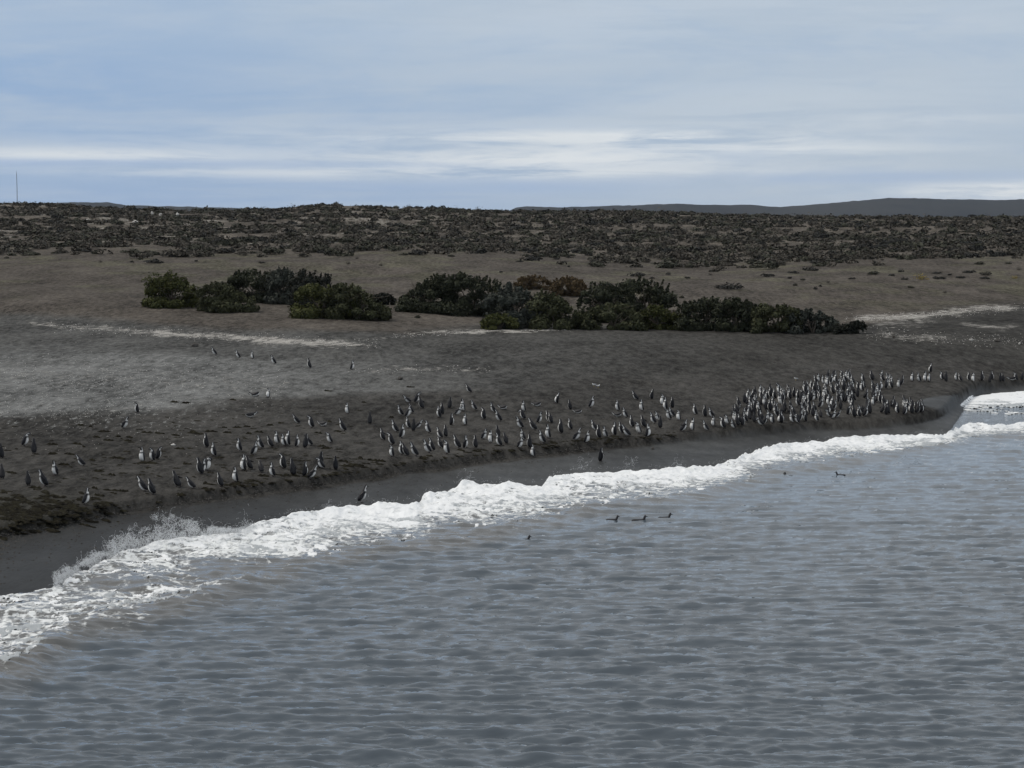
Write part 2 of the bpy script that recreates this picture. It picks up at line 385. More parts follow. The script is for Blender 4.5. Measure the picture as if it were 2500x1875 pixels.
olive = (sstep(n_a, .52, .7)*sstep(DD, 150, 200)*.45)[..., None]; col = col*(1-olive)+L((.098, .096, .064))*olive
ws = (a_scr*sstep(n_b*.6+n_a*.4, .35, .65))[..., None]; col = col*(1-ws)+scrubc*ws
far = sstep(DD, 620, 800)[..., None]; col = col*(1-far)+L((.055, .055, .05))*far
# bottom-left weedy gravel
wd = (sstep(IX, 330, 60)*sstep(IY, 1180, 1235)*sstep(IY, 1330, 1290))[..., None]*.6; col = col*(1-wd)+L((.026, .026, .020))*wd
# wetness
wet = sstep(DD+(n_b-.5)*1.2+(n_a-.5)*1.6, foot[None]+.25, foot[None]-.35)
# the tongue of wet sand behind the spit at the right
q1 = sstep(IY+(n_b-.5)*6, curve([(2225, 985), (2260, 968), (2330, 961), (2360, 958)])(IX), curve([(2225, 990), (2260, 974), (2330, 966), (2360, 962)])(IX))*sstep(IX, 2215, 2240)
q2 = sstep(IY+(n_b-.5)*5, curve([(2225, 990), (2260, 996), (2318, 1012), (2330, 1030)])(IX)+1, curve([(2225, 985), (2260, 991), (2318, 1007), (2330, 1025)])(IX)-3)
wet = np.maximum(wet, q1*q2*(IX < 2420))
# darker lip along the foot of the berm, no reflection
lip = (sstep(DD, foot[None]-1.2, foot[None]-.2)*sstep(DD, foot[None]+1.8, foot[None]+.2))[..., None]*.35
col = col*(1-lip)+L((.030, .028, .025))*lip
col = col*(1-wet[..., None])+wetc*wet[..., None]*((.55+.75*sstep(IX, 300, 1500))*(.6+.8*fbm(WX/1.8+WY/3, WY/1.1, 5, 14, .6)))[..., None]
# pale shell / pebble lines
pale = np.zeros_like(IX)
def streak(pts, w, k):
    global pale
    a = np.array(pts, float); yc = np.interp(IX, a[:, 0], a[:, 1], left=-999, right=-999)
    e = sstep(IX, a[0, 0], a[0, 0]+60)*sstep(IX, a[-1, 0], a[-1, 0]-60)
    pale = np.maximum(pale, k*.86*e*(.72+.56*n_a)*np.exp(-((IY+(n_b-.5)*14-yc)/(w*1.35))**2)*(DD < 230)*(DD > 80))
streak([(30, 785), (150, 798), (260, 803), (360, 811), (520, 819)], 7, .85); streak([(330, 810), (420, 814), (520, 819), (600, 826), (760, 838), (930, 842)], 8, 1.1)
streak([(560, 832), (700, 836), (860, 842), (940, 846)], 11, .7); streak([(0, 800), (300, 822), (700, 850)], 22, .25)
streak([(830, 838), (940, 826), (1050, 820)], 3, .6)
streak([(960, 818), (1060, 812), (1230, 807), (1400, 803)], 4.5, 1.05)
streak([(1380, 803), (1700, 803), (1900, 803), (2100, 812)], 2.5, .35)
streak([(860, 905), (1000, 900), (1180, 903), (1230, 903)], 6, .7); streak([(1080, 893), (1300, 878), (1360, 872)], 7, .3)
streak([(-60, 905), (200, 910), (400, 925), (760, 940)], 34, .42); streak([(0, 925), (150, 935), (350, 945)], 15, .35)
streak([(0, 990), (150, 1008), (300, 1000), (400, 985)], 8, .5)
streak([(2050, 779), (2200, 776), (2280, 768), (2400, 752), (2520, 749)], 8, 1.15)
streak([(2100, 790), (2230, 785), (2330, 772)], 13, .75); streak([(2110, 806), (2190, 822), (2350, 830)], 9, .85)
streak([(2120, 815), (2250, 826), (2500, 832)], 3, .6); streak([(2270, 816), (2360, 818)], 3, .7); streak([(2310, 786), (2400, 795), (2450, 800), (2520, 792)], 5, .95)
streak([(2050, 745), (2100, 735)], 4, .3); streak([(2450, 850), (2520, 858)], 3, .5)
streak([(100, 742), (200, 748), (260, 756)], 2.5, .5); streak([(80, 744), (120, 748)], 2.5, .6); streak([(215, 761), (360, 765)], 2.5, .35)
streak([(560, 652), (700, 633), (800, 625), (1000, 619), (1300, 625)], 4, .0)
pale = np.maximum(pale, .50*sstep(n_a, .52, .66)*sstep(DD, 250, 300)*sstep(DD, 640, 520)*sstep(IX, 1900, 700)+.18*a_scr)
fleck = (sstep(IX+(n_c-.5)*500, 900, 250)*sstep(IY+(n_a-.5)*40, 845, 890)*sstep(IY+(n_a-.5)*80, 1075, 1005))*.85
fleck = np.maximum(fleck, .25*sstep(IY, 800, 830)*(IY < 960)*sstep(IX, 1500, 900)); fleck *= (1-wet)
me = mesh_from('beach', np.stack([WX, WY, Zt], -1).reshape(-1, 3), grid_faces(len(D), len(U)), m_ground,
               attrs={'pale': pale, 'wet': wet, 'fleck': fleck}, colors={'col': col.reshape(-1, 3)})
o = obj('beach', me); setc(o, 'dark gravel beach rising to brown grassy ground and a scrub slope', 'beach', kind='structure')

# far hills
y_h = curve([(-900, 515), (0, 505), (110, 496), (180, 493.5), (270, 494), (320, 501), (440, 504), (560, 507), (700, 513), (900, 519), (1180, 524), (1235, 516), (1262, 506), (1290, 503.5), (1340, 505),
             (1372, 506.5), (1420, 504.5), (1520, 501.5), (1650, 497.5), (1720, 500), (1830, 500), (1900, 505.5), (1950, 502), (2040, 494), (2110, 488), (2170, 482.5), (2260, 485), (2400, 488.5), (2500, 486), (3300, 480)])
HU = Uaxis(.36, 620); hd = np.array([1500, 1700, 1950, 2200, 2350, 2450, 2500, 2550, 2700, 3100, 3800.]); hx = 1250+F*HU*math.cos(TH)
crest = zof(hx, y_h(hx), 2500.); prof = np.array([-.15, .04, .22, .52, .78, .95, 1, .97, .8, .4, -.1])
hD, hU = np.meshgrid(hd, HU, indexing='ij'); wx = hU*hD
hz = 9+(crest[None]-9)*prof[:, None]+(fbm(wx/120, hD/120, 4, 40)-.5)*9*(1-prof[:, None])*(prof[:, None] > 0)
hz += (fbm(wx/14, hD/30, 3, 41)-.5)*2.2
o = obj('hills', mesh_from('hills', np.stack([wx, hD, hz], -1).reshape(-1, 3), grid_faces(len(hd), len(HU)), m_hill)); setc(o, 'low dark hills along the horizon', 'hills', kind='structure')

# ------------------------------------------------------------ sea
SU = Uaxis(.33, 600); nR = 640
tt = np.linspace(0, 1, nR)[:, None]
inv = (1/24.)*(1-tt)+(1/113.)*tt+0*SU[None]
SD = 1/inv; SX = SU[None]*SD; SY = SD.copy()
def waves(x, y):
    r = np.random.default_rng(3); z = np.zeros_like(x)
    for k in range(110):
        lam = .17*(1.5/.17)**(r.random()**1.8); th = r.normal(1.53, .22); kk = 2*math.pi/lam
        amp = .0074*lam**.80*(.6+.8*r.random()); ph = r.random()*6.28
        wx_ = x+.3*lam*np.sin(y/(2.1*lam)+ph*3)
        fi = kk*(wx_*math.cos(th)+y*math.sin(th))+ph
        z += amp*np.sin(fi+.62*np.sin(fi))*(.15+1.5*vnoise(x/(2.2*lam)+k, y/(2.2*lam)-k, 200+k))
    return z
def bore(x, d, u):
    v = (D_back(u)-d)/(D_back(u)-D_front(u)); ve = v-.13*(fbm(x/1.3, d/2.5, 4, 70, .6)-.42); lc = sstep(xs_of_u(u)+0*d, 820, 470)
    return .39*(.25+1.3*fbm(x/1.0, d/.9, 4, 72, .55))*np.exp(-np.maximum(ve, 0)*2.6)*sstep(v, 1.0, .55)*(1-.45*lc)*sstep(ve, -.03, .06)
def sea_z(x, d, u):
    db = D_back(u); df = D_front(u); xs = xs_of_u(u)+0*d; lz = sstep(xs, 900, 350)
    ch = waves(x, d)*(.6+.8*fbm(x/9, d/16, 3, 60))*sstep(d, db-.5, df-1)
    ch = ch+.034*(ridged(x/1.15+.3*d, d/.34, 3, 210, .6)-.5)*(.35+1.2*fbm(x/5, d/6, 3, 215))*sstep(d, db, df-.5)
    ch = ch+.05*(fbm(x/.9, d/.5, 4, 216)-.5)*sstep(xs, 2290, 2330)*sstep(d, db+.3, db+1.5)
    sw = .10*np.exp(-((d-(df+.8))/1.5)**2)*(.4+fbm(x/4, d/4, 2, 61))
    cn = (.25+.75*lz)*sstep(d, df-3, df+1)*sstep(d, db+.3, db-1)*(.26*(fbm(x/1.0, d/1.0, 4, 62)-.45)+.04)
    return ch+sw+cn+bore(x, d, u)
xsS = xs_of_u(SU)[None]+0*SD; db = D_back(SU)[None]; df = D_front(SU)[None]; leftz = sstep(xsS, 900, 350)
Zs = sea_z(SX, SD, SU[None])
Zs = np.where(SD > D_water(SU)[None]+2.5, -.3, Zs)
murk = sstep(SD+(fbm(SX/2.5, SY/2.5, 4, 63)-.5)*3, df-1.8, df+.3)*.8
murk = np.maximum(murk, leftz*sstep(SD+(fbm(SX/2, SY/3, 4, 64)-.5)*4, df-2.6, df+.5))
murk = np.maximum(murk, .8*sstep(xsS, 2280, 2330)*sstep(SD, db, db+1))
vS = (db-SD)/(db-df)
def lace_field(x, y):
    cx = x+.75*(fbm(x/.7, y/.7, 3, 75)-.5); cy = y+.75*(fbm(x/.7, y/.7, 3, 76)-.5)
    d1, d2 = worley(cx/1.1, cy/1.3, 77); e1, e2 = worley(cx/.42, cy/.5, 78)
    return (1-sstep(d2-d1, .04, .34)), (1-sstep(e2-e1, .04, .36))
wf1, wf2 = lace_field(SX, SY)
patch = fbm(SX/2.6, SY/3.4, 4, 79); ragg = (fbm(SX/1.1, SY/1.1, 4, 85, .6)-.5)
den = (.90-.68*sstep(vS, .22, .95))*(1-leftz)+(.50-.15*sstep(vS, .6, 1.1)+.25*sstep(vS, .25, .0))*leftz
froth = np.where(leftz > .5, sstep(vS, 1.3, 1.1), sstep(vS, 1.2, 1.02))*(den+(patch-.5)*.9+ragg*.35)*sstep(vS, -.02, .04)*sstep(vS+(patch-.5)*1.1+ragg*.5, 1.22, .88)
froth = np.clip(froth, 0, 1.2)
me1 = np.stack([SX, SY, Zs], -1).reshape(-1, 3); f1 = grid_faces(nR, len(SU))
# the rest of the water, behind and beside the viewer
n0 = len(me1); big = np.array([(-2500, -2500, -.12), (2500, -2500, -.12), (2500, 26, -.12), (-2500, 26, -.12)]); me1 = np.vstack([me1, big])
f1 = np.vstack([f1, [[n0, n0+1, n0+2, n0+3]]])
o = obj('sea', mesh_from('sea', me1, f1, m_water, attrs={'murk': np.concatenate([murk.ravel(), np.zeros(4)]), 'froth': np.concatenate([froth.ravel(), np.zeros(4)])})); setc(o, 'choppy grey blue sea', 'sea', kind='structure')

# ------------------------------------------------------------ surf foam: real lumpy sheet with its holes cut out
def foam_sheet(name, umin, umax, Dba, Dfr, nc, nr, leftlace, hgt, label, dens=0.):
    u = np.linspace(umin, umax, nc); a = smooth(Dba(u), 5); bq = smooth(Dfr(u), 9)
    v = np.linspace(-.10, 1.25, nr)[:, None]
    d = a[None]+(bq-a)[None]*v; x = u[None]*d; y = d
    vv = v+0*d; xs = xs_of_u(u)[None]+0*d; lace = leftlace(xs)
    ve = vv-.13*(fbm(x/1.3, y/2.5, 4, 70, .6)-.42)                # ragged upper edge
    b1 = fbm(x/1.0, y/.9, 4, 72, .55); b2 = ridged(x/.5, y/.45, 4, 73, .6); b3 = fbm(x/.14, y/.2, 3, 74, .6)
    fall = np.exp(-np.maximum(ve, 0)*2.4)*sstep(vv, 1.0, .55)
    h = (.11*(b2-.55)+.05*(b3-.5))*(.06+.94*sstep(vv, .95, .15))*(1-.5*lace)
    h = h*sstep(ve, -.02, .06)+.012
    wf1, wf2 = lace_field(x, y)
    big = fbm(x/2.6, y/3.4, 4, 79); fine = fbm(x/.22, y/.30, 4, 80, .68)
    solid = 1.15-1.15*sstep(vv, .16, .80)+dens
    base_d = solid*(1-lace)+(.12-.20*sstep(vv, .7, 1.1)+.55*sstep(vv, .25, .03))*lace
    cover = base_d+(big-.5)*(.5+1.5*sstep(vv, .25, .9)+1.1*lace)+(fine-.5)*(1.3+1.2*lace)+(wf1*.6+wf2*.4-.34)*(.3+.9*np.maximum(lace, sstep(vv, .35, .9)))
    cover = cover-2.5*sstep(vv, .80, 1.05)
    if dens: cover = cover-2.5*sstep(xs+20*(fine-.5), 2345, 2322)
    keep = (cover > .42) & (ve > 0)
    if dens: keep &= terr(u[None]+0*d, d) < .10+.10*fine
    edge = sstep(cover, .40, .80); h = h*edge-.035*(1-edge)
    z = sea_z(x, d, u[None])+h if hgt > .2 else .02+h
    tz = terr(u[None]+0*d, d); z = np.maximum(z, tz-.01+h*.8)
    wh = np.clip((cover-.42)/.5, 0, 1)*(1-.3*lace*(1-b2))
    wh = wh*(1-(.35+.65*sstep(vv, .15, .65))*sstep(fbm(x/1.1, y/.7, 5, 84, .68), .42, .56))
    V = np.stack([x, y, z], -1).reshape(-1, 3); Fq = grid_faces(nr, nc)
    kf = keep.ravel()[Fq].sum(1) >= 3
    Fq = Fq[kf]; used = np.unique(Fq); remap = -np.ones(len(V), int); remap[used] = np.arange(len(used))
    o = obj(name, mesh_from(name, V[used], remap[Fq], m_foam, attrs={'white': wh.ravel()[used]}))
    setc(o, label, 'foam', kind='stuff')
    return o
lace_main = lambda xs: sstep(xs, 820, 470)
foam_sheet('surf_foam', -.33, .33, D_back, D_front, 1300, 150, lace_main, .46, 'white foam of the wave breaking all along the dark beach')
foam_sheet('surf_foam', (2320-1250)/F, .33, lambda u: Dof(xs_of_u(u), yA(xs_of_u(u)), .16), lambda u: Dof(xs_of_u(u), yA2(xs_of_u(u)), .03), 200, 120, lambda xs: 0*xs, .14,
           'white foam tongue running up the sand at the far right', dens=.25)

# spray drops
def drops(pts, r, name, label):
    k = len(pts); base = np.array([(1, 0, -.6), (-.5, .87, -.6), (-.5, -.87, -.6), (0, 0, 1.1)])
    R = rng.normal(size=(k, 3, 3)); Q, _ = np.linalg.qr(R)
    V = np.einsum('kij,vj->kvi', Q, base)*r[:, None, None]+pts[:, None]
    Fq = np.array([(0, 1, 3), (1, 2, 3), (2, 0, 3), (0, 2, 1)])[None]+4*np.arange(k)[:, None, None]
    o = obj(name, mesh_from(name, V.reshape(-1, 3), Fq.reshape(-1, 3), m_spray)); setc(o, label, 'spray', kind='stuff')
P_ = []; R_ = []
def strand(px, py, d, n, ln):
    # a curling filament of drops thrown up from the crest
    ang = rng.uniform(-2.4, .2); cur = rng.normal(0, .35); x, y = px, py
    for i in range(n):
        u, s = ray(x, y); P_.append((u*d, d, H+s*d)); R_.append(rng.uniform(.003, .0085))
        x += math.cos(ang)*ln; y += math.sin(ang)*ln; ang += cur+rng.normal(0, .25)
env = curve([(120, 1400), (200, 1372), (260, 1325), (330, 1280), (390, 1248), (440, 1262), (520, 1285), (600, 1300)])
for i in range(13000):
    x = rng.uniform(130, 620); lo = float(y_ft(x))+rng.uniform(0, 35); hi = float(env(x))
    y = lo+(hi-lo)*rng.random()**1.9
    dd = float(Dof(x, y_ft(x), .25))+rng.uniform(-1.8, .1)
    zz = float(zof(x, y, dd)); nz_ = float(fbm(np.array([x/26.]), np.array([y/22.]), 4, 95, .6)[0]); rel = (lo-y)/max(1., lo-hi)
    if zz > .05 and nz_ > .36+.22*rel+rng.normal(0, .03): strand(x, y, dd, rng.integers(1, 7) if rng.random() < .9 else rng.integers(10, 26), rng.uniform(.8, 1.7))
for i in range(330):
    x = rng.uniform(600, 2480); y = float(y_ft(x))-rng.exponential(3.0)
    dd = float(Dof(x, y_ft(x), .3))-.1; strand(x, y, dd, rng.integers(2, 6), 1.6)
for cx, cy in ((1135, 1168), (1537, 1130), (1420, 1140), (800, 1236), (595, 1275), (1655, 1138)):
    for i in range(26): strand(cx+rng.normal(0, 9), cy-rng.exponential(7)+6, float(Dof(cx, y_ft(cx), .3))-.2, rng.integers(4, 12), 1.6)
drops(np.array(P_), np.array(R_), 'spray', 'drops and strands of spray thrown up from the foam')

# ------------------------------------------------------------ leaves
def leaves(P, N, size, tint, aspect=.55):
    """one small folded leaf spray (a quad) per point"""
    k = len(P); r = rng.normal(size=(k, 3)); N = N/np.linalg.norm(N, axis=1, keepdims=True)
    a = np.cross(N, r); a /= np.linalg.norm(a, axis=1, keepdims=True); bq = np.cross(N, a)
    a = a*size[:, None]; bq = bq*(size*aspect)[:, None]
    V = np.stack([P-a, P-bq*.9, P+a, P+bq*.9], 1).reshape(-1, 3)
    return V, np.arange(4*k).reshape(k, 4), np.repeat(tint, 4, 0)
def tube(pts, r0, r1, n=5):
    pts = np.array(pts, float); V = []; Fq = []
    for i, p in enumerate(pts):
        dirv = pts[min(i+1, len(pts)-1)]-pts[max(i-1, 0)]; dirv /= np.linalg.norm(dirv)+1e-9
        a = np.cross(dirv, (0.3, .9, .1)); a /= np.linalg.norm(a)+1e-9; bq = np.cross(dirv, a); r = r0+(r1-r0)*i/(len(pts)-1)
        for k in range(n): V.append(p+r*(math.cos(2*math.pi*k/n)*a+math.sin(2*math.pi*k/n)*bq))
    for i in range(len(pts)-1):
        for k in range(n): Fq.append((i*n+k, i*n+(k+1) % n, (i+1)*n+(k+1) % n, (i+1)*n+k))
    return V, Fq
def trunk_mesh(w, h, seed, nst=6):
    r = np.random.default_rng(seed); V = []; Fq = []
    for s in range(nst):
        a = r.uniform(0, 6.28); l = r.uniform(.3, .85); pts = [(0, 0, -.1)]
        ex, ey, ez = math.cos(a)*w*.42*l, math.sin(a)*w*.3*l, h*r.uniform(.45, .8)
        for q in (.25, .5, .75, 1): pts.append((ex*q+r.normal(0, .04), ey*q+r.normal(0, .04), ez*(q**.8)))
        v, f = tube(pts, .05+.02*h, .012); n0 = len(V); V += v; Fq += [tuple(n0+i for i in q) for q in f]
        for q in range(3):
            i = r.integers(2, 5); p = np.array(pts[i]); e = p+np.array((r.normal(0, .18*w), r.normal(0, .18*w), abs(r.normal(.25*h, .1*h))))
            v, f = tube([p, (p+e)/2+r.normal(0, .03, 3), e], .022, .006, 4); n0 = len(V); V += v; Fq += [tuple(n0+i for i in q) for q in f]
    return np.array(V), Fq
def bush(x0, x1, ytop, ybase, label, tone, dz=0, depth=None, prof=None, nl=None, seed=0, sprig=26, dd=0, group='dark evergreen bushes behind the beach'):
    """crown between photo columns x0..x1, foot on the ground at ybase"""
    ex_ = .05*(x1-x0); x0 -= ex_; x1 += ex_; xm = (x0+x1)/2; gx, gy, gz = hit(xm, ybase)
    gy += dd; gx = ray(xm, ybase)[0]*gy; gz = ground_xy(gx, gy)
    w = (x1-x0)*gy/F; zt = float(zof(xm, ytop, gy)); h = zt-gz; dp = depth or min(w*.75, 5.5)
    r = np.random.default_rng(seed+100)
    root = empty('bush', (gx, gy, gz)); setc(root, label, 'bush', group)
    tv, tf = trunk_mesh(w, h, seed); obj('trunk', mesh_from('trunk', tv, tf, m_bark), root)
    prof = prof or [(0, .35), (.2, .85), (.5, 1), (.8, .8), (1, .35)]
    pr = curve(prof)
    nlobe = int(18+w*h*1.7); Ps = []; Ns = []; Ts = []
    A = {'green': ((.034, .038, .020), (.084, .088, .045)), 'dark': ((.021, .025, .016), (.052, .057, .033)), 'grey': ((.036, .041, .035), (.074, .081, .067)),
         'brown': ((.065, .046, .026), (.125, .088, .045)), 'bright': ((.036, .042, .015), (.090, .094, .032)), 'black': ((.014, .016, .013), (.032, .034, .026))}[tone]
    A = np.array(A); per = max(200, int((nl or 780*w*h)/nlobe))
    for k in range(nlobe):
        f = r.uniform(.04, .96); hh = pr(f)*h; rad = (.10+.20*r.random()**1.3)*min(h, 2.6)*(.75+.35*pr(f))
        cz = max(rad*.55, hh*r.uniform(.2, 1.12)-rad*.78); cz = rad*r.uniform(.35, .6) if k % 3 == 0 else cz; cx = (f-.5)*w*.94; cy = r.uniform(-.5, .5)*dp*(.55+.45*pr(f)); cx = np.clip(cx, -w/2+rad*.7, w/2-rad*.7)
        n = r.normal(size=(per, 3)); n /= np.linalg.norm(n, axis=1, keepdims=True)
        rr = rad*(.62+.45*r.random(per)**.6)*(1+.28*(vnoise(n[:, 0]*2.7+k*3, n[:, 2]*2.7+n[:, 1]*2, seed)-.5)*2)
        p = n*rr[:, None]*np.array((1.15, 1, .82))+np.array((cx, cy, cz))
        ok = p[:, 2] > -.05; p = p[ok]; nn_ = n[ok]
        tn = np.clip(r.normal(.45, .28, len(p))+.25*(vnoise(p[:, 0]*1.4, p[:, 1]*1.4+p[:, 2]*1.7, seed+3)-.5)*2+r.normal(0, .12), 0, 1)[:, None]
        Ps.append(p); Ns.append(nn_+r.normal(0, .35, nn_.shape)); Ts.append(A[0]*(1-tn)+A[1]*tn)
    for k in range(sprig):
        f = r.uniform(.03, .97); hh = pr(f)*h; a = np.array(((f-.5)*w, r.uniform(-.4, .4)*dp, hh*.72)); m = 60
        lean = np.array((r.normal(.12, .22), r.normal(0, .2), 1.)); q = r.random(m)[:, None]
        p = a+lean*q*hh*r.uniform(.16, .40)+r.normal(0, .11, (m, 3))*(1.25-q)
        Ps.append(p); Ns.append(r.normal(size=(m, 3))); tn = r.random((m, 1)); Ts.append(A[0]*(1-tn)+A[1]*tn)
    P = np.vstack(Ps); N = np.vstack(Ns); T = np.vstack(Ts)
    V, Fq, T4 = leaves(P, N, r.uniform(.06, .135, len(P))*1.1, T, .7)
    obj('crown', mesh_from('crown', V, Fq, m_leaf, smooth=False, colors={'tint': T4}), root)
    return root
B = [
 (355, 487, 668, 750, 'round yellow-green bush standing alone at the left end of the bushes', 'bright', [(0, .4), (.2, .85), (.35, 1), (.7, .8), (1, .3)]),
 (482, 628, 692, 760, 'low grey-green bush, second from the left, sloping down to the right', 'green', [(0, .7), (.3, 1), (.6, .8), (1, .3)]),
 (552, 700, 660, 742, 'tall dark bush behind the low grey-green one in the left cluster', 'dark', [(0, .5), (.2, .95), (.5, .9), (.8, .95), (1, .6)]),
 (655, 730, 655, 748, 'small upright grey-leaved bush between the tall dark bushes at left', 'grey', None),
 (715, 805, 664, 752, 'very dark round-topped bush in the middle of the left cluster', 'black', [(0, .6), (.2, 1), (.5, .95), (.9, .85), (1, .5)]),
 (705, 868, 694, 776, 'wide olive green bush at the front of the left cluster', 'bright', [(0, .5), (.3, 1), (.7, .85), (1, .45)]),
 (800, 945, 690, 780, 'broad wind-swept bush at the right end of the left cluster', 'green', [(0, .7), (.25, 1), (.6, .75), (1, .2)]),
 (908, 962, 718, 748, 'small dark bush just right of the left cluster', 'black', None),
 (975, 1110, 670, 762, 'dark domed bush at the left end of the long bush row', 'dark', [(0, .25), (.3, .7), (.65, .98), (1, .9)]),
 (1085, 1215, 672, 772, 'tall blackish green bush with ragged top in the long bush row', 'dark', [(0, .85), (.3, 1), (.7, .9), (1, .8)]),
 (1185, 1330, 696, 800, 'blue-grey bush in the middle of the long row below the brown bushes', 'grey', [(0, .6), (.35, 1), (.7, .8), (1, .5)]),
 (1178, 1262, 768, 804, 'low bright green bush at the front foot of the long row', 'bright', None),
 (1300, 1420, 712, 802, 'dark green bush sloping down beside the bare sandy gap', 'green', [(0, .75), (.3, 1), (.7, .65), (1, .3)]),
 (1258, 1345, 674, 706, 'ochre brown dead bush above the long green row', 'brown', None),
 (1345, 1432, 677, 722, 'rusty brown dry bush right of the ochre one', 'brown', None),
 (1412, 1545, 690, 792, 'dark bush with spiky top right of the sandy gap', 'dark', [(0, .5), (.25, .95), (.6, .9), (1, .8)]),
 (1515, 1648, 683, 790, 'tallest ragged bush in the right half of the long row', 'dark', [(0, .8), (.2, 1), (.7, .9), (1, .5)]),
 (1425, 1570, 742, 804, 'olive front bush under the spiky dark one', 'green', None),
 (1545, 1680, 748, 804, 'mid green feathery bush at the foot of the tallest one', 'bright', [(0, .7), (.4, 1), (1, .35)]),
 (1660, 1775, 730, 806, 'dark rounded bush in the right part of the long row', 'dark', [(0, .7), (.3, .95), (.7, 1), (1, .7)]),
 (1745, 1858, 730, 808, 'blackish bush with pointed sprigs, fourth from the right end of the row', 'dark', [(0, .7), (.3, 1), (.7, .85), (1, .7)]),
 (1838, 1950, 742, 810, 'dull grey-green bush, third from the right end of the row', 'green', [(0, .8), (.3, .95), (.7, .9), (1, .7)]),
 (1925, 2045, 758, 812, 'low tapering bush, second from the right end of the row', 'grey', [(0, .8), (.4, 1), (.7, .8), (1, .4)]),
 (2035, 2112, 784, 814, 'small black tent-shaped bush at the right end of the row', 'black', [(0, .35), (.5, .6), (.7, 1), (1, .5)]),
]
BACK = {2: 3, 3: 4, 4: 2, 7: 4, 13: 0, 14: 0, 15: 3, 16: 3, 9: 1}
for i, (x0, x1, yt, yb, lab, tone, pf_) in enumerate(B):
    bush(x0, x1, yt, yb, lab, tone, prof=pf_, seed=i, dd=BACK.get(i, 0), sprig=44, nl=None, group=None)

# ------------------------------------------------------------ shrubs of the slope
def shrub_mesh(seed, n=150, tone=0, spiky=False, flat=.42):
    r = np.random.default_rng(seed); Ps = []; Ns = []; Ts = []
    tones = [((.046, .042, .034), (.080, .073, .060)), ((.036, .037, .027), (.066, .066, .048)), ((.060, .053, .044), (.104, .093, .077)), ((.15, .115, .03), (.26, .20, .06)), ((.022, .022, .020), (.040, .040, .036))]
    A = np.array(tones[tone])
    for k in range(5):
        c = np.array((r.uniform(-.32, .32), r.uniform(-.25, .25), r.uniform(.02, .12))); m = n//5
        q = r.normal(size=(m, 3)); q /= np.linalg.norm(q, axis=1, keepdims=True); q[:, 2] = np.abs(q[:, 2])
        rad = r.uniform(.16, .30); p = c+q*rad*np.array((1, 1, flat*2.1))*(.7+.4*r.random((m, 1)))
        if spiky: p = c+q*rad*(.5+1.1*r.random((m, 1)))*np.array((.9, .9, 1.5))
        Ps.append(p); Ns.append(q+r.normal(0, .5, q.shape)); tn = np.clip(r.normal(.45, .3, (m, 1)), 0, 1); Ts.append(A[0]*(1-tn)+A[1]*tn)
    P = np.vstack(Ps); N = np.vstack(Ns); T = np.vstack(Ts)
    return leaves(P, N, r.uniform(.04, .085, len(P))*(.75 if spiky else 1.25), T, .6)
def shrub_stems(seed):
    r = np.random.default_rng(seed); V = []; Fq = []
    for k in range(5):
        a = r.uniform(0, 6.28); e = (math.cos(a)*.26, math.sin(a)*.22, r.uniform(.12, .3))
        v, f = tube([(0, 0, -.06), (e[0]*.4, e[1]*.4, e[2]*.6), e], .016, .006, 4); n0 = len(V); V += v; Fq += [tuple(n0+i for i in q) for q in f]
    return mesh_from('stem', np.array(V), Fq, m_bark)
kinds = []
for k, (tone, sp, fl_) in enumerate([(0, 0, .42), (0, 0, .5), (1, 0, .45), (1, 0, .35), (2, 0, .4), (2, 1, .4), (4, 0, .4), (3, 1, .4), (4, 0, .55)]):
    V, Fq, T4 = shrub_mesh(200+k, 170, tone, bool(sp), fl_)
    kinds.append((mesh_from('foliage', V, Fq, m_leaf, smooth=False, colors={'tint': T4}), shrub_stems(300+k), V, Fq, T4))
tonename = ['grey-brown', 'grey-brown', 'dark olive', 'dark olive', 'pale brown', 'dry twiggy', 'blackish', 'yellow-ochre', 'blackish']
def put_shrub(x, y, z, w, hgt, k, label, group):
    root = empty('shrub', (x, y, z), rng.uniform(0, 6.28)); setc(root, label, 'shrub', group)
    a = obj('foliage', kinds[k][0], root); b_ = obj('stem', kinds[k][1], root)
    root.scale = (w, w, hgt); return root
taken = []
hand = []   # (photo x, y base, width px, kind, label)
c4 = [(235, 868, 120, 6), (430, 845, 100, 6), (565, 825, 130, 8), (645, 785, 60, 6), (715, 785, 34, 8), (800, 765, 110, 2), (1065, 853, 120, 2), (1260, 835, 62, 8), (1190, 865, 62, 6),
      (1420, 895, 150, 7), (1540, 848, 80, 6), (1560, 888, 110, 6), (1790, 842, 110, 6), (1925, 858, 130, 0), (1905, 886, 90, 6), (1880, 775, 100, 2), (2085, 772, 70, 2), (2130, 885, 74, 7), (1720, 882, 90, 6),
      (885, 890, 60, 6), (405, 885, 42, 6), (510, 900, 60, 2), (705, 918, 46, 5), (600, 968, 40, 8), (640, 948, 32, 6), (445, 940, 52, 2), (1330, 958, 70, 2), (1600, 998, 50, 5), (1210, 1345, 34, 5), (1290, 895, 60, 8), (1640, 860, 40, 6), (2180, 820, 60, 5)]
for cx, cy, w, k in c4: hand.append((1800+cx/3.16, 400+cy/3.16, w/3.16, k))
c3 = [(1245, 968, 150, 8), (1520, 955, 40, 8), (1690, 988, 55, 6), (1385, 990, 52, 6), (2040, 1078, 210, 8), (1645, 1158, 56, 2), (82, 938, 40, 6), (240, 845, 72, 6), (1890, 960, 60, 5), (560, 825, 70, 6), (665, 890, 24, 6)]
for cx, cy, w, k in c3: hand.append((1200+cx/3.53, 400+cy/3.53, w/3.53, k))
c2 = [(1490, 1330, 72, 2), (880, 865, 70, 5), (1165, 878, 60, 5), (140, 858, 64, 6), (1370, 788, 100, 2), (1770, 800, 90, 2), (960, 820, 50, 5)]
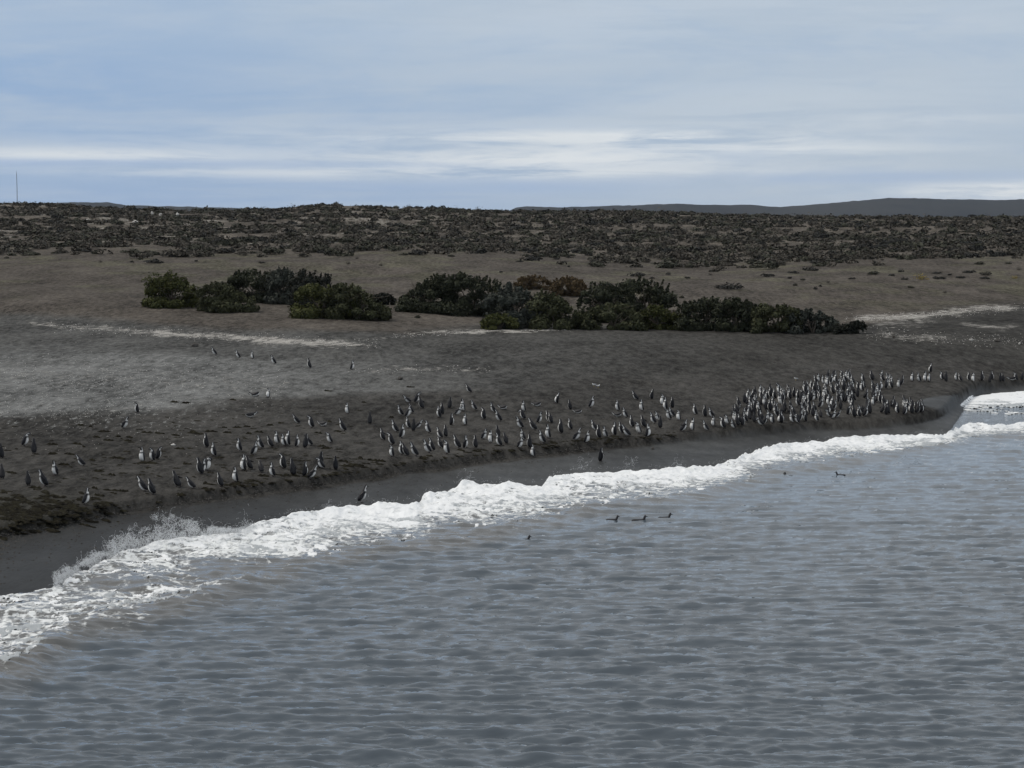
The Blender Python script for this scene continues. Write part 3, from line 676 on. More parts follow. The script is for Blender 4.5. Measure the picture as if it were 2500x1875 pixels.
for cx, cy, w, k in c2: hand.append((600+cx/3.53, 400+cy/3.53, w/3.53, k))
c1 = [(1320, 855, 180, 6), (1135, 850, 44, 6), (1690, 842, 34, 6), (870, 850, 60, 5), (60, 815, 60, 2), (1470, 800, 180, 6)]
for cx, cy, w, k in c1: hand.append((cx/3.53, 400+cy/3.53, w/3.53, k))
def ordn(i):
    w = ['first', 'second', 'third', 'fourth', 'fifth', 'sixth', 'seventh', 'eighth', 'ninth', 'tenth', 'eleventh', 'twelfth', 'thirteenth', 'fourteenth', 'fifteenth', 'sixteenth', 'seventeenth', 'eighteenth', 'nineteenth', 'twentieth',
         'twenty-first', 'twenty-second', 'twenty-third', 'twenty-fourth', 'twenty-fifth', 'twenty-sixth', 'twenty-seventh', 'twenty-eighth', 'twenty-ninth', 'thirtieth', 'thirty-first', 'thirty-second', 'thirty-third']
    return w[i]
hand.sort(); hr = [h_ for h_ in hand if h_[0] > 1730]; hl = [h_ for h_ in hand if h_[0] <= 1730]
nsh = 0
def size_word(w): return 'broad' if w > 34 else ('small' if w < 17 else 'low')
for lst, where in ((hl, 'on bare ground below the scrub'), (hr, 'in scattered row at right')):
    for i, (x, y, w, k) in enumerate(lst):
        gx, gy, gz = hit(x, y, 120); ww = w*gy/F; smoothy = k == 8 and w > 40
        lab = '%s %s shrub, %s from left %s' % (size_word(w), tonename[k], ordn(i) if i < 33 else 'last', where)
        put_shrub(gx, gy, gz-.03, ww*1.05, max(.8, ww*(.85 if w < 20 else .62)), k, lab, 'scattered shrubs between the bushes and the scrub slope'); nsh += 1
# the scrub slope: nearest ones as individuals, the rest as one mass
cand = []
tries = 0
while len(cand) < 7600 and tries < 90000:
    tries += 1
    d = 250+(610-250)*rng.random()**.8; u = rng.uniform(-.31, .31); xs = 1250+F*u
    edge = np.interp(xs, [0, 600, 1000, 1300, 1500, 1750, 1900, 2300, 2500], [264, 262, 266, 256, 252, 250, 262, 272, 276])+ (fbm(np.array([u*60.]), np.array([0.]), 3, 90)[0]-.5)*14
    if d < edge-14*abs(rng.normal())*(rng.random() < .35): continue
    x = u*d; dn = fbm(np.array([x/9]), np.array([d/14]), 4, 91)[0]
    dn2 = .47 if xs < 1300 else .36
    if dn < dn2-.10 and rng.random() < .8: continue
    w = rng.uniform(1.0, 2.9)*(1.25 if rng.random() < .15 else 1)
    cand.append((d, x, w))
# bushy fringe against the sky and front edge
for i in range(170):
    u = rng.uniform(-.30, .30); d = rng.uniform(545, 575); cand.append((d, u*d, rng.uniform(1.5, 3.6)))
cand.sort(key=lambda c: c[0]/c[2])
NI = 296-nsh
kinds_w = [0, 0, 1, 2, 2, 3, 4, 4, 5, 6]
rest_V = []; rest_F = []; rest_T = []; off = 0
def zone(x, d):
    xs = 1250+F*x/d
    return 'at left end' if xs < 400 else 'above left bushes' if xs < 950 else 'above long bush row' if xs < 1500 else 'right of brown bushes' if xs < 2000 else 'at right end'
NIs = sorted(range(min(NI, len(cand))), key=lambda i: cand[i][1]/cand[i][0]); pick = {}; cnt = {}
for i in NIs:
    d, x, w = cand[i]; k = [0, 0, 1, 2, 2, 3, 4, 4, 5, 6][rng.integers(0, 10)]; sz = 'wide' if w > 2.5 else 'medium' if w > 2.1 else 'narrow'
    key = (sz, tonename[k], zone(x, d)); n_ = cnt.get(key, 0); cnt[key] = n_+1
    pick[i] = (k, '%s %s shrub, %s such from left, scrub near edge %s' % (sz, tonename[k], ordn(min(n_, 32)), key[2]))
for i, (d, x, w) in enumerate(cand):
    z = ground_xy(x, d)-.05; k = kinds_w[rng.integers(0, len(kinds_w))]
    if i < NI:
        k, lab = pick[i]; put_shrub(x, d, z, w*1.25, w*rng.uniform(.8, 1.15), k, lab, 'shrubs along the near part of the scrub slope')
    else:
        V, Fq, T4 = kinds[k][2:]
        sel = rng.permutation(len(Fq))[:42]; vi = Fq[sel].ravel(); a = rng.uniform(0, 6.28); ca, sa = math.cos(a), math.sin(a)
        v = V[vi]; ctr = v.reshape(-1, 4, 3).mean(1, keepdims=True); v = ((v.reshape(-1, 4, 3)-ctr)*1.75+ctr).reshape(-1, 3)
        hz = w*rng.uniform(.75, 1.2)
        rest_V.append(np.stack([x+(v[:, 0]*ca-v[:, 1]*sa)*w*1.25, d+(v[:, 0]*sa+v[:, 1]*ca)*w*1.25, z+v[:, 2]*hz], 1)); rest_T.append(T4[vi]*rng.uniform(.75, 1.25))
Vr = np.vstack(rest_V)
o = obj('scrub', mesh_from('scrub', Vr, np.arange(len(Vr)).reshape(-1, 4), m_leaf, smooth=False, colors={'tint': np.vstack(rest_T)}))
setc(o, 'dense mass of low scrub covering the long slope up to the skyline', 'scrub', kind='stuff')

# ------------------------------------------------------------ stones
def rock(seed, sub=2):
    import bmesh
    bm = bmesh.new(); bmesh.ops.create_icosphere(bm, subdivisions=sub, radius=.5); r = np.random.default_rng(seed)
    co = np.array([v.co for v in bm.verts]); nrm = 1+.35*(vnoise(co[:, 0]*3+seed, co[:, 1]*3+co[:, 2]*2.3, seed)-.5)*2
    for v, s in zip(bm.verts, nrm): v.co *= s
    me = bpy.data.meshes.new('stone'); bm.to_mesh(me); bm.free(); return me
rk = [rock(i) for i in range(4)]
for m in rk: m.materials.append(m_stone)
rkd = [m.copy() for m in rk]
for m in rkd: m.materials[0] = m_dstone
def stone(x, y, w, hpx, dark, label, name='stone', cat='stone'):
    gx, gy, gz = hit(x, y, 60); s = w*gy/F; h = hpx*gy/F
    o = obj(name, (rkd if dark else rk)[rng.integers(0, 4)], loc=(gx, gy, gz+h*.32), rz=rng.uniform(0, 3)); o.scale = (s, s*.8, h); setc(o, label, cat); return o
for x, y, w, h, dk, lab in [(371, 527, 9, 13, 0, 'white rock on the left scrub slope, leftmost of three upright ones'), (392, 527, 9, 8, 0, 'white rock on the left scrub slope, middle one of three'),
        (433, 531, 10, 15, 0, 'white rock on the left scrub slope, rightmost of three upright ones'), (216, 541, 22, 8, 0, 'flat white rock lying in the scrub near the left edge'),
        (330, 545, 16, 9, 0, 'pale rock in the scrub between the flat and upright white rocks'), (2371, 832, 8, 7, 0, 'small white stone on the sand below the pale tracks at right'),
        (2489, 841, 7, 7, 0, 'small white stone at the right edge of the photo'), (2434, 834, 15, 7, 1, 'dark stone lying between the two small white stones'),
        (476, 846, 22, 12, 1, 'dark stone on grey gravel left of the six upper penguins'), (422, 1088, 14, 6, 0, 'white oblong stone on the seaweed-strewn beach'),
        (1594, 1097, 10, 7, 1, 'small dark stone on the wet sand in front of the penguins'), (977, 927, 16, 10, 1, 'dark stone on grey slope above the middle penguins')]:
    stone(x, y, w, h, dk, lab)

def pebble_cloud(name, label, pts_fn, n, smin, smax, mat):
    base = np.array([(1, 0, 0), (-.5, .8, 0), (-.6, -.7, 0), (.1, 0, .55)]); Vs = []; k = 0
    P = []
    while len(P) < n:
        q = pts_fn()
        if q is not None: P.append(q)
    P = np.array(P); ang = rng.uniform(0, 6.28, len(P)); s = rng.uniform(smin, smax, len(P))*np.maximum(.6, P[:, 1]/110)
    bx = base[None, :, 0]*np.cos(ang)[:, None]-base[None, :, 1]*np.sin(ang)[:, None]; by = base[None, :, 0]*np.sin(ang)[:, None]+base[None, :, 1]*np.cos(ang)[:, None]
    V = np.stack([P[:, None, 0]+bx*s[:, None], P[:, None, 1]+by*s[:, None]*.8, P[:, None, 2]+base[None, :, 2]*s[:, None]-.004], -1)
    Fq = np.array([(0, 1, 3), (1, 2, 3), (2, 0, 3)])[None]+4*np.arange(len(P))[:, None, None]
    o = obj(name, mesh_from(name, V.reshape(-1, 3), Fq.reshape(-1, 3), mat, smooth=False)); setc(o, label, 'pebbles', kind='stuff')
lines = [([(120, 797), (360, 811), (600, 826), (930, 842)], 6, 5), ([(960, 818), (1230, 807), (1400, 803)], 3, 2), ([(0, 915), (300, 930), (700, 945)], 26, 5), ([(0, 1000), (200, 1010), (400, 990)], 14, 3), ([(2060, 779), (2280, 768), (2500, 750)], 5, 3),
         ([(2110, 810), (2300, 828), (2500, 832)], 8, 2), ([(0, 960), (480, 960)], 30, 3), ([(850, 905), (1200, 903)], 5, 1), ([(0, 1060), (500, 1060)], 25, 1)]
wts = np.array([l[2] for l in lines], float); wts /= wts.sum()
def pl():
    l = lines[rng.choice(len(lines), p=wts)]; a = np.array(l[0], float); x = rng.uniform(a[0, 0], a[-1, 0]); y = np.interp(x, a[:, 0], a[:, 1])+rng.normal(0, l[1])
    return hit(x, y, 60)
pebble_cloud('pebbles', 'pale pebbles and shells strewn in lines over the grey gravel', pl, 3200, .02, .06, m_stone)

def pl2():
    x = rng.uniform(0, 1)**1.6*1500; y = float(y_foot(x))+rng.exponential(22)*(1.2-x/1600)-8
    return hit(x, min(y, float(y_ft(x))-4), 38)
pebble_cloud('shingle', 'dark wet shingle scattered below the beach bank', pl2, 2200, .03, .10, m_dstone)
def pl3():
    x = rng.uniform(0, 1700); y = float(y_foot(x))-rng.uniform(10, 190)*(1-x/2600)
    return hit(x, y, 38)
pebble_cloud('shingle', 'dark shingle stones strewn over the upper beach', pl3, 3800, .03, .10, m_dstone)
# ------------------------------------------------------------ seaweed
def weed_mesh(seed, L_=1., n=26):
    """a matted ribbon: several thin irregular strips heaped along a wavy line"""
    r = np.random.default_rng(seed); V = []; Fq = []
    for s in range(4):
        x0 = r.uniform(-.5, .0); ln = r.uniform(.35, .55); y = r.normal(0, .05); y1 = r.normal(0, .08)
        m = 7; base_i = len(V)
        for i in range(m):
            q = i/(m-1); wd = (.025+.05*math.sin(math.pi*q))*r.uniform(.6, 1.3); cx = x0+ln*q*1.1; cy = y+(y1-y)*q+r.normal(0, .012); hz = (.02+.07*math.sin(math.pi*q))*r.uniform(.5, 1.3)
            V += [(cx, cy-wd, -.01), (cx+r.normal(0, .01), cy-wd*.3, hz*.8), (cx, cy+wd*.35, hz), (cx, cy+wd, -.01)]
        for i in range(m-1):
            for j in range(3):
                a = base_i+i*4+j; Fq.append((a, a+4, a+5, a+1))
    return np.array(V), Fq
wm = []
for k in range(6):
    V, f = weed_mesh(500+k); wm.append((mesh_from('seaweed', V, f, m_weed), V, np.array(f)))
wc1 = [(820, 575, 110), (920, 590, 80), (1050, 640, 170), (970, 695, 110), (1100, 730, 130), (1310, 700, 100), (1300, 735, 120), (520, 770, 150), (780, 765, 130), (850, 795, 60), (530, 865, 140), (700, 870, 160),
       (1180, 910, 220), (1480, 650, 120), (1620, 660, 160), (1780, 680, 120), (1560, 880, 120), (1820, 815, 110), (930, 930, 120), (640, 975, 160), (1000, 1040, 160), (1130, 1080, 90), (960, 1215, 100), (1010, 1290, 150), (1260, 1245, 130),
       (800, 1335, 90), (1820, 1285, 160), (120, 1060, 140), (1490, 960, 240), (1900, 970, 140), (1200, 690, 70), (360, 1210, 160), (600, 1310, 180), (1760, 340, 110), (1880, 350, 130), (1960, 640, 150)]
wc2 = [(470, 640, 170), (640, 650, 120), (740, 600, 110), (850, 590, 90), (620, 600, 70), (960, 645, 90), (1080, 575, 120), (1190, 555, 80), (860, 660, 90), (320, 660, 200), (1560, 655, 90), (1760, 640, 100), (700, 1185, 160), (900, 1180, 180), (760, 1260, 110),
       (600, 1245, 90), (1000, 1090, 140), (1240, 1085, 110), (1330, 1090, 120), (1850, 990, 160), (1990, 985, 120), (1810, 940, 110), (1640, 810, 130), (440, 1225, 180), (1600, 790, 100), (1680, 540, 80), (700, 320, 90), (1670, 230, 120)]
wc3 = [(130, 910, 150), (240, 930, 130), (50, 980, 150), (330, 940, 110), (750, 915, 130), (440, 495, 70), (640, 190, 120), (160, 345, 60), (1760, 430, 90), (1140, 830, 120), (1300, 840, 130), (1500, 840, 120), (1650, 835, 140)]
wall = [(cx/4.148, 900+cy/4.148, w/4.148) for cx, cy, w in wc1]+[(400+cx/4.148, 900+cy/4.148, w/4.148) for cx, cy, w in wc2]+[(850+cx/4.148, 900+cy/4.148, w/4.148) for cx, cy, w in wc3]
wseen = {}
for i, (x, y, w) in enumerate(sorted(wall)):
    gx, gy, gz = hit(x, y); s = w*gy/F*1.1
    sz = 'long' if w > 34 else 'short' if w < 24 else 'middling'
    zn = 'far left beach' if x < 230 else 'left beach' if x < 480 else 'among the middle-left penguins' if x < 850 else 'beside the middle penguins'
    rw = 'upper beach' if y < 1070 else 'lower beach'
    o = obj('seaweed', wm[i % 6][0], loc=(gx, gy, gz), rz=rng.normal(-.45, .22)); o.scale = (s, s*1.3, max(.8, s*.9)); kk_ = (sz, zn, rw); wseen[kk_] = wseen.get(kk_, 0)+1; setc(o, '%s seaweed strip, %s such from left, %s, %s' % (sz, ordn(wseen[kk_]-1), zn, rw), 'seaweed', 'dark seaweed strips on the beach')
SV = []; SF = []; no = 0
def weed_bit(x, y, s):
    global no
    gx, gy, gz = hit(x, y); k = rng.integers(0, 6); V, f = wm[k][1], wm[k][2]; a = rng.normal(-.45, .35); ca, sa = math.cos(a), math.sin(a)
    SV.append(np.stack([gx+(V[:, 0]*ca-V[:, 1]*sa*1.3)*s, gy+(V[:, 0]*sa+V[:, 1]*ca*1.3)*s, gz+V[:, 2]*s*.9], 1)); SF.append(f+no); no += len(V)
for i in range(230):
    x = abs(rng.normal(0, 130)); y = rng.normal(1255-.05*x, 26)
    if 1195 < y < 1318 and x < 420: weed_bit(x, y, rng.uniform(.25, .8))
for i in range(240): x = rng.uniform(0, 900); weed_bit(x, rng.uniform(1040, 1195)-.06*x, rng.uniform(.12, .42))
for i in range(150):
    x = rng.uniform(500, 1650); weed_bit(x, float(y_foot(x))-rng.uniform(22, 48)*(1.1-x/3000), rng.uniform(.2, .6))
o = obj('seaweed_wrack', mesh_from('seaweed_wrack', np.vstack(SV), np.vstack(SF), m_weed)); setc(o, 'matted dark seaweed scraps washed up along the beach', 'seaweed', kind='stuff')

# ------------------------------------------------------------ penguins
def loft(rings, n=12):
    """rings: (centre xyz, forward radius, side radius, tilt) -> closed skin"""
    V = []; Fq = []; par = []
    for i, (c, rx, ry, tl) in enumerate(rings):
        for k in range(n):
            a = 2*math.pi*k/n; fx = math.cos(a)*rx; sy = math.sin(a)*ry
            V.append((c[0]+fx*math.cos(tl), c[1]+sy, c[2]-fx*math.sin(tl))); par.append((i/(len(rings)-1), a))
    for i in range(len(rings)-1):
        for k in range(n): Fq.append((i*n+k, i*n+(k+1) % n, (i+1)*n+(k+1) % n, (i+1)*n+k))
    Fq.append(tuple(range(n-1, -1, -1))); Fq.append(tuple((len(rings)-1)*n+k for k in range(n)))
    return V, Fq, par
STAND = [(-.075, .035, .012, .02), (-.055, .05, .045, .055), (-.03, .085, .085, .088), (-.005, .15, .108, .105), (.01, .23, .110, .105), (.012, .31, .098, .095), (.006, .38, .080, .078), (0, .43, .062, .058),
         (.002, .475, .050, .046), (.010, .515, .050, .043), (.020, .555, .048, .041), (.022, .585, .036, .032), (.020, .602, .014, .014)]
def pen_color(s, a, belly=True):
    """s along the body from tail to crown, a around it, 0 = breast"""
    a = (a+math.pi) % (2*math.pi)-math.pi; A_ = abs(a)
    W_, K_ = (.92, .91, .88), (.010, .010, .013)
    if s < .14: return K_ if A_ > 1.0 else W_
    if s < .56:
        if s > .47 and A_ < 1.7: return K_                      # upper breast band
        if 1.02 < A_ < 1.28 and s > .2: return K_                # flank line
        return W_ if A_ < 1.2 else K_
    if s < .66: return W_ if A_ < 1.6 else K_                    # white throat collar
    if s < .78: return K_ if A_ < .9 else (W_ if A_ < 1.5 else K_)
    if s < .9: return K_ if A_ < 1.1 else (W_ if A_ < 1.7 else K_)
    return K_
def make_body(bend=0., head=0., lying=False, swim=False):
    rings = []; x = STAND[0][0]; z = STAND[0][1]; ang = 0; px, pz = STAND[0][0], STAND[0][1]
    cx, cz = px, pz
    for i, (qx, qz, rx, ry) in enumerate(STAND):
        if i:
            dx, dz = qx-px, qz-pz; f = i/(len(STAND)-1)
            ang = (bend*min(1, f*2.2)+(head*sstep(f, .52, .8)))
            if lying: ang = 1.38-.95*sstep(f, .55, .9)
            if swim: ang = 1.42-1.25*sstep(f, .48, .75)
            cx += dx*math.cos(ang)+dz*math.sin(ang); cz += -dx*math.sin(ang)+dz*math.cos(ang); px, pz = qx, qz
        else: ang = 1.4 if lying or swim else bend
        rings.append(((cx, 0, cz), rx, ry, ang))
    if lying:
        mz = min(c[2]-rx for c, rx, ry, tl in rings[2:6]); rings = [((c[0]-.22, 0, c[2]-mz+.0), rx, ry, tl) for c, rx, ry, tl in rings]
    if swim: rings = [((c[0]-.25, 0, c[2]-.035+.0), rx*.85, ry, tl) for c, rx, ry, tl in rings]
    V, Fq, par = loft(rings, 14); cols = [pen_color(s, a) for s, a in par]
    hc, hr_, _, ht = rings[10]
    return V, Fq, cols, hc, ht, rings
def beak_geo(hc, ht):
    f = np.array((math.cos(ht), 0, -math.sin(ht))); up = np.array((math.sin(ht), 0, math.cos(ht))); s = np.array((0, 1, 0)); o_ = np.array(hc)+f*.040+up*.004; V = []
    for q, (w, h_) in ((0, (.014, .017)), (.03, (.010, .013)), (.058, (.006, .007))):
        for k in range(6): a = k*math.pi/3; V.append(o_+f*q-up*(.006*q/.058)+s*w*math.cos(a)+up*h_*math.sin(a))
    V.append(o_+f*.066-up*.010); Fq = [(i*6+k, i*6+(k+1) % 6, i*6+6+(k+1) % 6, i*6+6+k) for i in range(2) for k in range(6)]+[(12+k, 12+(k+1) % 6, 18) for k in range(6)]+[tuple(range(5, -1, -1))]
    return V, Fq
def flip_geo(sh, side, out, back, ln=.20):
    """blade-shaped flipper from shoulder sh, swung out by out and back by back"""
    d = np.array((-math.sin(back)*math.cos(out), side*math.sin(out), -math.cos(back)*math.cos(out))); chord = np.array((math.cos(back), 0, -math.sin(back)))
    nrm = np.cross(d, chord); nrm /= np.linalg.norm(nrm); V = []
    prof = ((0, .026), (.2, .034), (.5, .032), (.8, .022), (1, .008))
    for q, w in prof:
        c = np.array(sh)+d*ln*q-chord*.02*q*q
        V += [c-chord*w, c-chord*w*.2+nrm*.009, c+chord*w, c-chord*w*.2-nrm*.009]
    Fq = [(i*4+k, i*4+(k+1) % 4, i*4+4+(k+1) % 4, i*4+4+k) for i in range(4) for k in range(4)]+[(3, 2, 1, 0), (16, 17, 18, 19)]
    return V, Fq
def foot_geo(y, x=0.0):
    V = []; Fq = []
    # ankle
    for z, r in ((.06, .018), (.02, .016)):
        for k in range(6): a = k*math.pi/3; V.append((x-.01+r*math.cos(a), y+r*math.sin(a), z))
    Fq += [(k, (k+1) % 6, 6+(k+1) % 6, 6+k) for k in range(6)]
    n0 = 12; top = [(-.03, -.014), (-.03, .014), (.035, .030), (.075, .040), (.062, .012), (.085, .0), (.062, -.012), (.075, -.040), (.035, -.030)]
    for z in (.0, .018):
        for px, py in top: V.append((x+px, y+py, z if px > 0 or z == 0 else .024))
    m = len(top); Fq += [tuple(n0+m-1-i for i in range(m)), tuple(n0+m+i for i in range(m))]+[(n0+i, n0+(i+1) % m, n0+m+(i+1) % m, n0+m+i) for i in range(m)]
    return V, Fq
POSES = {'upright': (.04, -.04, .10, .12), 'lean': (.30, -.24, .14, .3), 'hunched': (.10, .75, .08, .1), 'walk': (.34, -.25, .5, .55), 'flap': (.0, -.1, 1.35, .1), 'tall': (-.05, -.25, .06, .05),
         'preen': (.12, 1.9, .1, .1), 'lying': (0, 0, .3, 1.3), 'swim': (0, 0, .5, 1.3)}
PM = {}
for nm_, (bend, head, out_, back) in POSES.items():
    V, Fq, cols, hc, ht, rings = make_body(bend, head, nm_ == 'lying', nm_ == 'swim')
    sc, srx, sry, stl = rings[6]; sh = lambda s: (sc[0]-.01*math.cos(stl), s*(sry-.006), sc[2])
    bk = back+stl if nm_ not in ('lying', 'swim') else stl
    parts = [('body', V, Fq, cols, m_peng)]
    parts.append(('beak',)+beak_geo(hc, ht)+(None, m_beak))
    if nm_ == 'swim': cols = [(.03, .03, .034)]*len(cols); parts[0] = ('body', V, Fq, cols, m_peng)
    for s in (1, -1): parts.append(('flipper',)+flip_geo(sh(s), s, out_, bk)+(None, m_flip))
    if nm_ != 'swim':
        for s in (1, -1):
            if nm_ == 'lying': fv, ff = foot_geo(s*.045, -.20); fv = [(a, b_, c+.0) for a, b_, c in fv]
            else: fv, ff = foot_geo(s*.045, .01+(.05*s if nm_ == 'walk' else 0))
            parts.append(('foot', fv, ff, None, m_foot))
    me_parts = []; JV = []; JF = []; JC = []
    for pn, v, f, c, m in parts:
        v = np.array(v, float); K = np.array({'beak': (.03, .03, .03), 'flipper': (.022, .022, .026), 'foot': (.06, .05, .05)}.get(pn, (0, 0, 0)))
        cc_ = np.array(c) if c is not None else np.tile(K, (len(v), 1))
        me_parts.append((pn, mesh_from(pn, v, f, m, colors={'tint': cc_}))); n0 = len(JV); JV += v.tolist(); JF += [tuple(n0+i for i in q) for q in f]; JC += cc_.tolist()
    PM[nm_] = (me_parts, mesh_from('penguin', np.array(JV), JF, m_peng, colors={'tint': np.array(JC)}))
    # a cheaper one-piece penguin for the far flock
HEAD = {'L': 172, 'l': 192, 'R': 4, 'r': 345, 'F': 218, 'B': 95, 'BL': 148, 'BR': 32}
def put_penguin(loc, pose, face, label, group, simple=False, scale=1., tilt=0.):
    h = math.radians(HEAD[face]+rng.normal(0, 14)); s = scale*rng.uniform(.82, 1.04)
    if simple:
        root = obj('penguin', PM[pose][1]); root.location = loc
    else:
        root = empty('penguin', loc)
        for pn, me_ in PM[pose][0]: obj(pn, me_, root)
    root.rotation_euler = (rng.normal(0, .06), rng.normal(0, .13)+tilt, h) if pose != 'swim' else (0, 0, h); root.scale = (s, s, s); setc(root, label, 'penguin', group); return root
pg = []   # photo x, y of the feet, pose, facing
def add(ox, oy, sc, lst):
    for x, y, p, f in lst: pg.append((ox+x/sc, oy+y/sc, p, f))
add(0, 900, 4.148, [(1385, 447, 'hunched', 'L'), (1250, 607, 'lean', 'r'), (15, 905, 'upright', 'BL'), (22, 1120, 'upright', 'B'), (345, 860, 'upright', 'B'), (245, 785, 'hunched', 'r'), (850, 985, 'lean', 'L'), (1440, 945, 'upright', 'F'),
    (1540, 935, 'hunched', 'l'), (1600, 918, 'hunched', 'BR'), (460, 1190, 'lean', 'l'), (560, 1082, 'lean', 'F'), (290, 1185, 'upright', 'B'), (855, 1378, 'tall', 'r'), (1475, 1245, 'lean', 'l'), (1550, 1272, 'lean', 'BL'), (1810, 1200, 'walk', 'BL'),
    (1965, 1215, 'lean', 'L'), (2040, 1068, 'upright', 'BL')])
add(400, 900, 4.148, [(915, 285, 'lying', 'L'), (1050, 294, 'hunched', 'F'), (895, 492, 'lying', 'BR'), (1368, 555, 'lean', 'L'), (1500, 598, 'hunched', 'l'), (1600, 582, 'lying', 'BL'), (1860, 458, 'upright', 'F'), (1830, 632, 'lean', 'l'),
    (430, 798, 'upright', 'L'), (505, 884, 'lean', 'l'), (770, 834, 'upright', 'F'), (990, 808, 'lean', 'l'), (1095, 794, 'lean', 'L'), (1150, 765, 'upright', 'F'), (1220, 784, 'upright', 'F'), (1252, 780, 'tall', 'F'), (1350, 792, 'upright', 'r'),
    (1430, 804, 'upright', 'B'), (1492, 780, 'lean', 'l'), (1690, 754, 'hunched', 'F'), (905, 872, 'lean', 'R'), (880, 1020, 'walk', 'BL'), (800, 1034, 'upright', 'F'), (990, 1055, 'lean', 'BL'), (1105, 1094, 'flap', 'F'), (1210, 1014, 'hunched', 'l'),
    (1310, 1082, 'lean', 'B'), (1475, 1114, 'lean', 'R'), (1430, 1090, 'upright', 'BR'), (1578, 1004, 'upright', 'B'), (1740, 1024, 'upright', 'B'), (1615, 1012, 'hunched', 'l'), (380, 1062, 'upright', 'r'), (440, 1034, 'preen', 'R'),
    (580, 1194, 'lean', 'L'), (725, 1150, 'upright', 'F'), (1990, 1352, 'lean', 'R')])
add(850, 900, 4.148, [(220, 564, 'upright', 'B'), (628, 344, 'lean', 'l'), (685, 344, 'hunched', 'r'), (750, 404, 'walk', 'BL'), (545, 474, 'lean', 'l'), (592, 492, 'upright', 'r'), (650, 454, 'upright', 'F'), (920, 494, 'lean', 'l'), (950, 464, 'upright', 'BL'),
    (1022, 404, 'upright', 'B'), (1090, 474, 'lean', 'r'), (1050, 574, 'upright', 'BR'), (1182, 574, 'upright', 'F'), (1165, 434, 'upright', 'F'), (1290, 420, 'lean', 'l'), (1240, 242, 'lean', 'BL'), (1480, 444, 'lean', 'L'), (1560, 414, 'lying', 'BL'),
    (1540, 534, 'lean', 'l'), (1370, 514, 'hunched', 'BL'), (1780, 434, 'upright', 'F'), (1905, 382, 'lying', 'L'), (1780, 514, 'preen', 'L'), (1758, 604, 'lean', 'l'), (2040, 546, 'walk', 'BL'), (492, 644, 'lean', 'l'), (540, 704, 'upright', 'r'),
    (612, 604, 'lean', 'l'), (685, 604, 'lean', 'R'), (660, 634, 'upright', 'B'), (820, 654, 'upright', 'l'), (355, 722, 'walk', 'L'), (940, 704, 'lean', 'L'), (985, 694, 'upright', 'BL'), (450, 772, 'hunched', 'BL'), (545, 874, 'upright', 'l'),
    (440, 892, 'hunched', 'F'), (600, 884, 'lean', 'BL'), (690, 884, 'lean', 'L'), (822, 854, 'lean', 'l'), (862, 834, 'upright', 'L'), (945, 804, 'walk', 'l'), (1000, 864, 'hunched', 'l'), (1122, 804, 'lean', 'l'), (1190, 804, 'walk', 'r'),
    (1290, 804, 'upright', 'BL'), (1365, 716, 'lean', 'r'), (1440, 754, 'upright', 'F'), (1540, 784, 'upright', 'l'), (1605, 764, 'lean', 'BL'), (1730, 804, 'lean', 'r'), (1780, 724, 'upright', 'l'), (1872, 894, 'upright', 'F'), (1520, 694, 'lean', 'BL'),
    (1835, 804, 'upright', 'BL')])
add(1300, 850, 4.148, [(235, 558, 'tall', 'BL'), (382, 622, 'lean', 'BL'), (455, 662, 'lying', 'L'), (190, 762, 'lean', 'BL'), (585, 604, 'flap', 'r'), (865, 634, 'upright', 'l'), (950, 704, 'lean', 'l'), (1062, 524, 'lean', 'BL'), (1202, 518, 'tall', 'BL'),
    (1108, 638, 'upright', 'F'), (1345, 624, 'upright', 'l'), (1412, 604, 'upright', 'B'), (1310, 574, 'hunched', 'F'), (1430, 692, 'lean', 'l'), (1480, 734, 'hunched', 'F'), (1390, 724, 'hunched', 'l'), (1650, 674, 'lean', 'l'), (1745, 694, 'upright', 'BL'),
    (1828, 704, 'lean', 'l'), (1285, 734, 'upright', 'F'), (1240, 764, 'upright', 'l'), (1292, 812, 'upright', 'B'), (850, 694, 'lying', 'BL'), (642, 834, 'lean', 'l'), (428, 934, 'lean', 'r'), (545, 962, 'upright', 'r'), (160, 914, 'upright', 'F'),
    (672, 912, 'upright', 'BL'), (742, 904, 'lean', 'l'), (822, 884, 'upright', 'L'), (905, 862, 'lean', 'BL'), (980, 894, 'lean', 'l'), (1085, 868, 'hunched', 'F'), (1130, 800, 'walk', 'BL'), (1168, 904, 'tall', 'r'), (1010, 800, 'lean', 'L'),
    (1612, 834, 'upright', 'F'), (1770, 834, 'lean', 'l'), (1830, 794, 'upright', 'F'), (1935, 814, 'hunched', 'l'), (1975, 774, 'hunched', 'F'), (2045, 814, 'lean', 'l'), (1515, 844, 'walk', 'R'), (690, 1144, 'flap', 'BR'), (385, 824, 'lean', 'BL'),
    (285, 864, 'upright', 'BL'), (112, 962, 'lean', 'l'), (30, 830, 'lean', 'BL'), (60, 760, 'upright', 'r')])
for x, y, p, f in [(527, 866, 'lean', 'l'), (584, 874, 'lean', 'l'), (617, 876, 'upright', 'F'), (671, 889, 'lean', 'l'), (757, 899, 'upright', 'BL'), (859, 903, 'upright', 'r')]: pg.append((x, y, p, f))
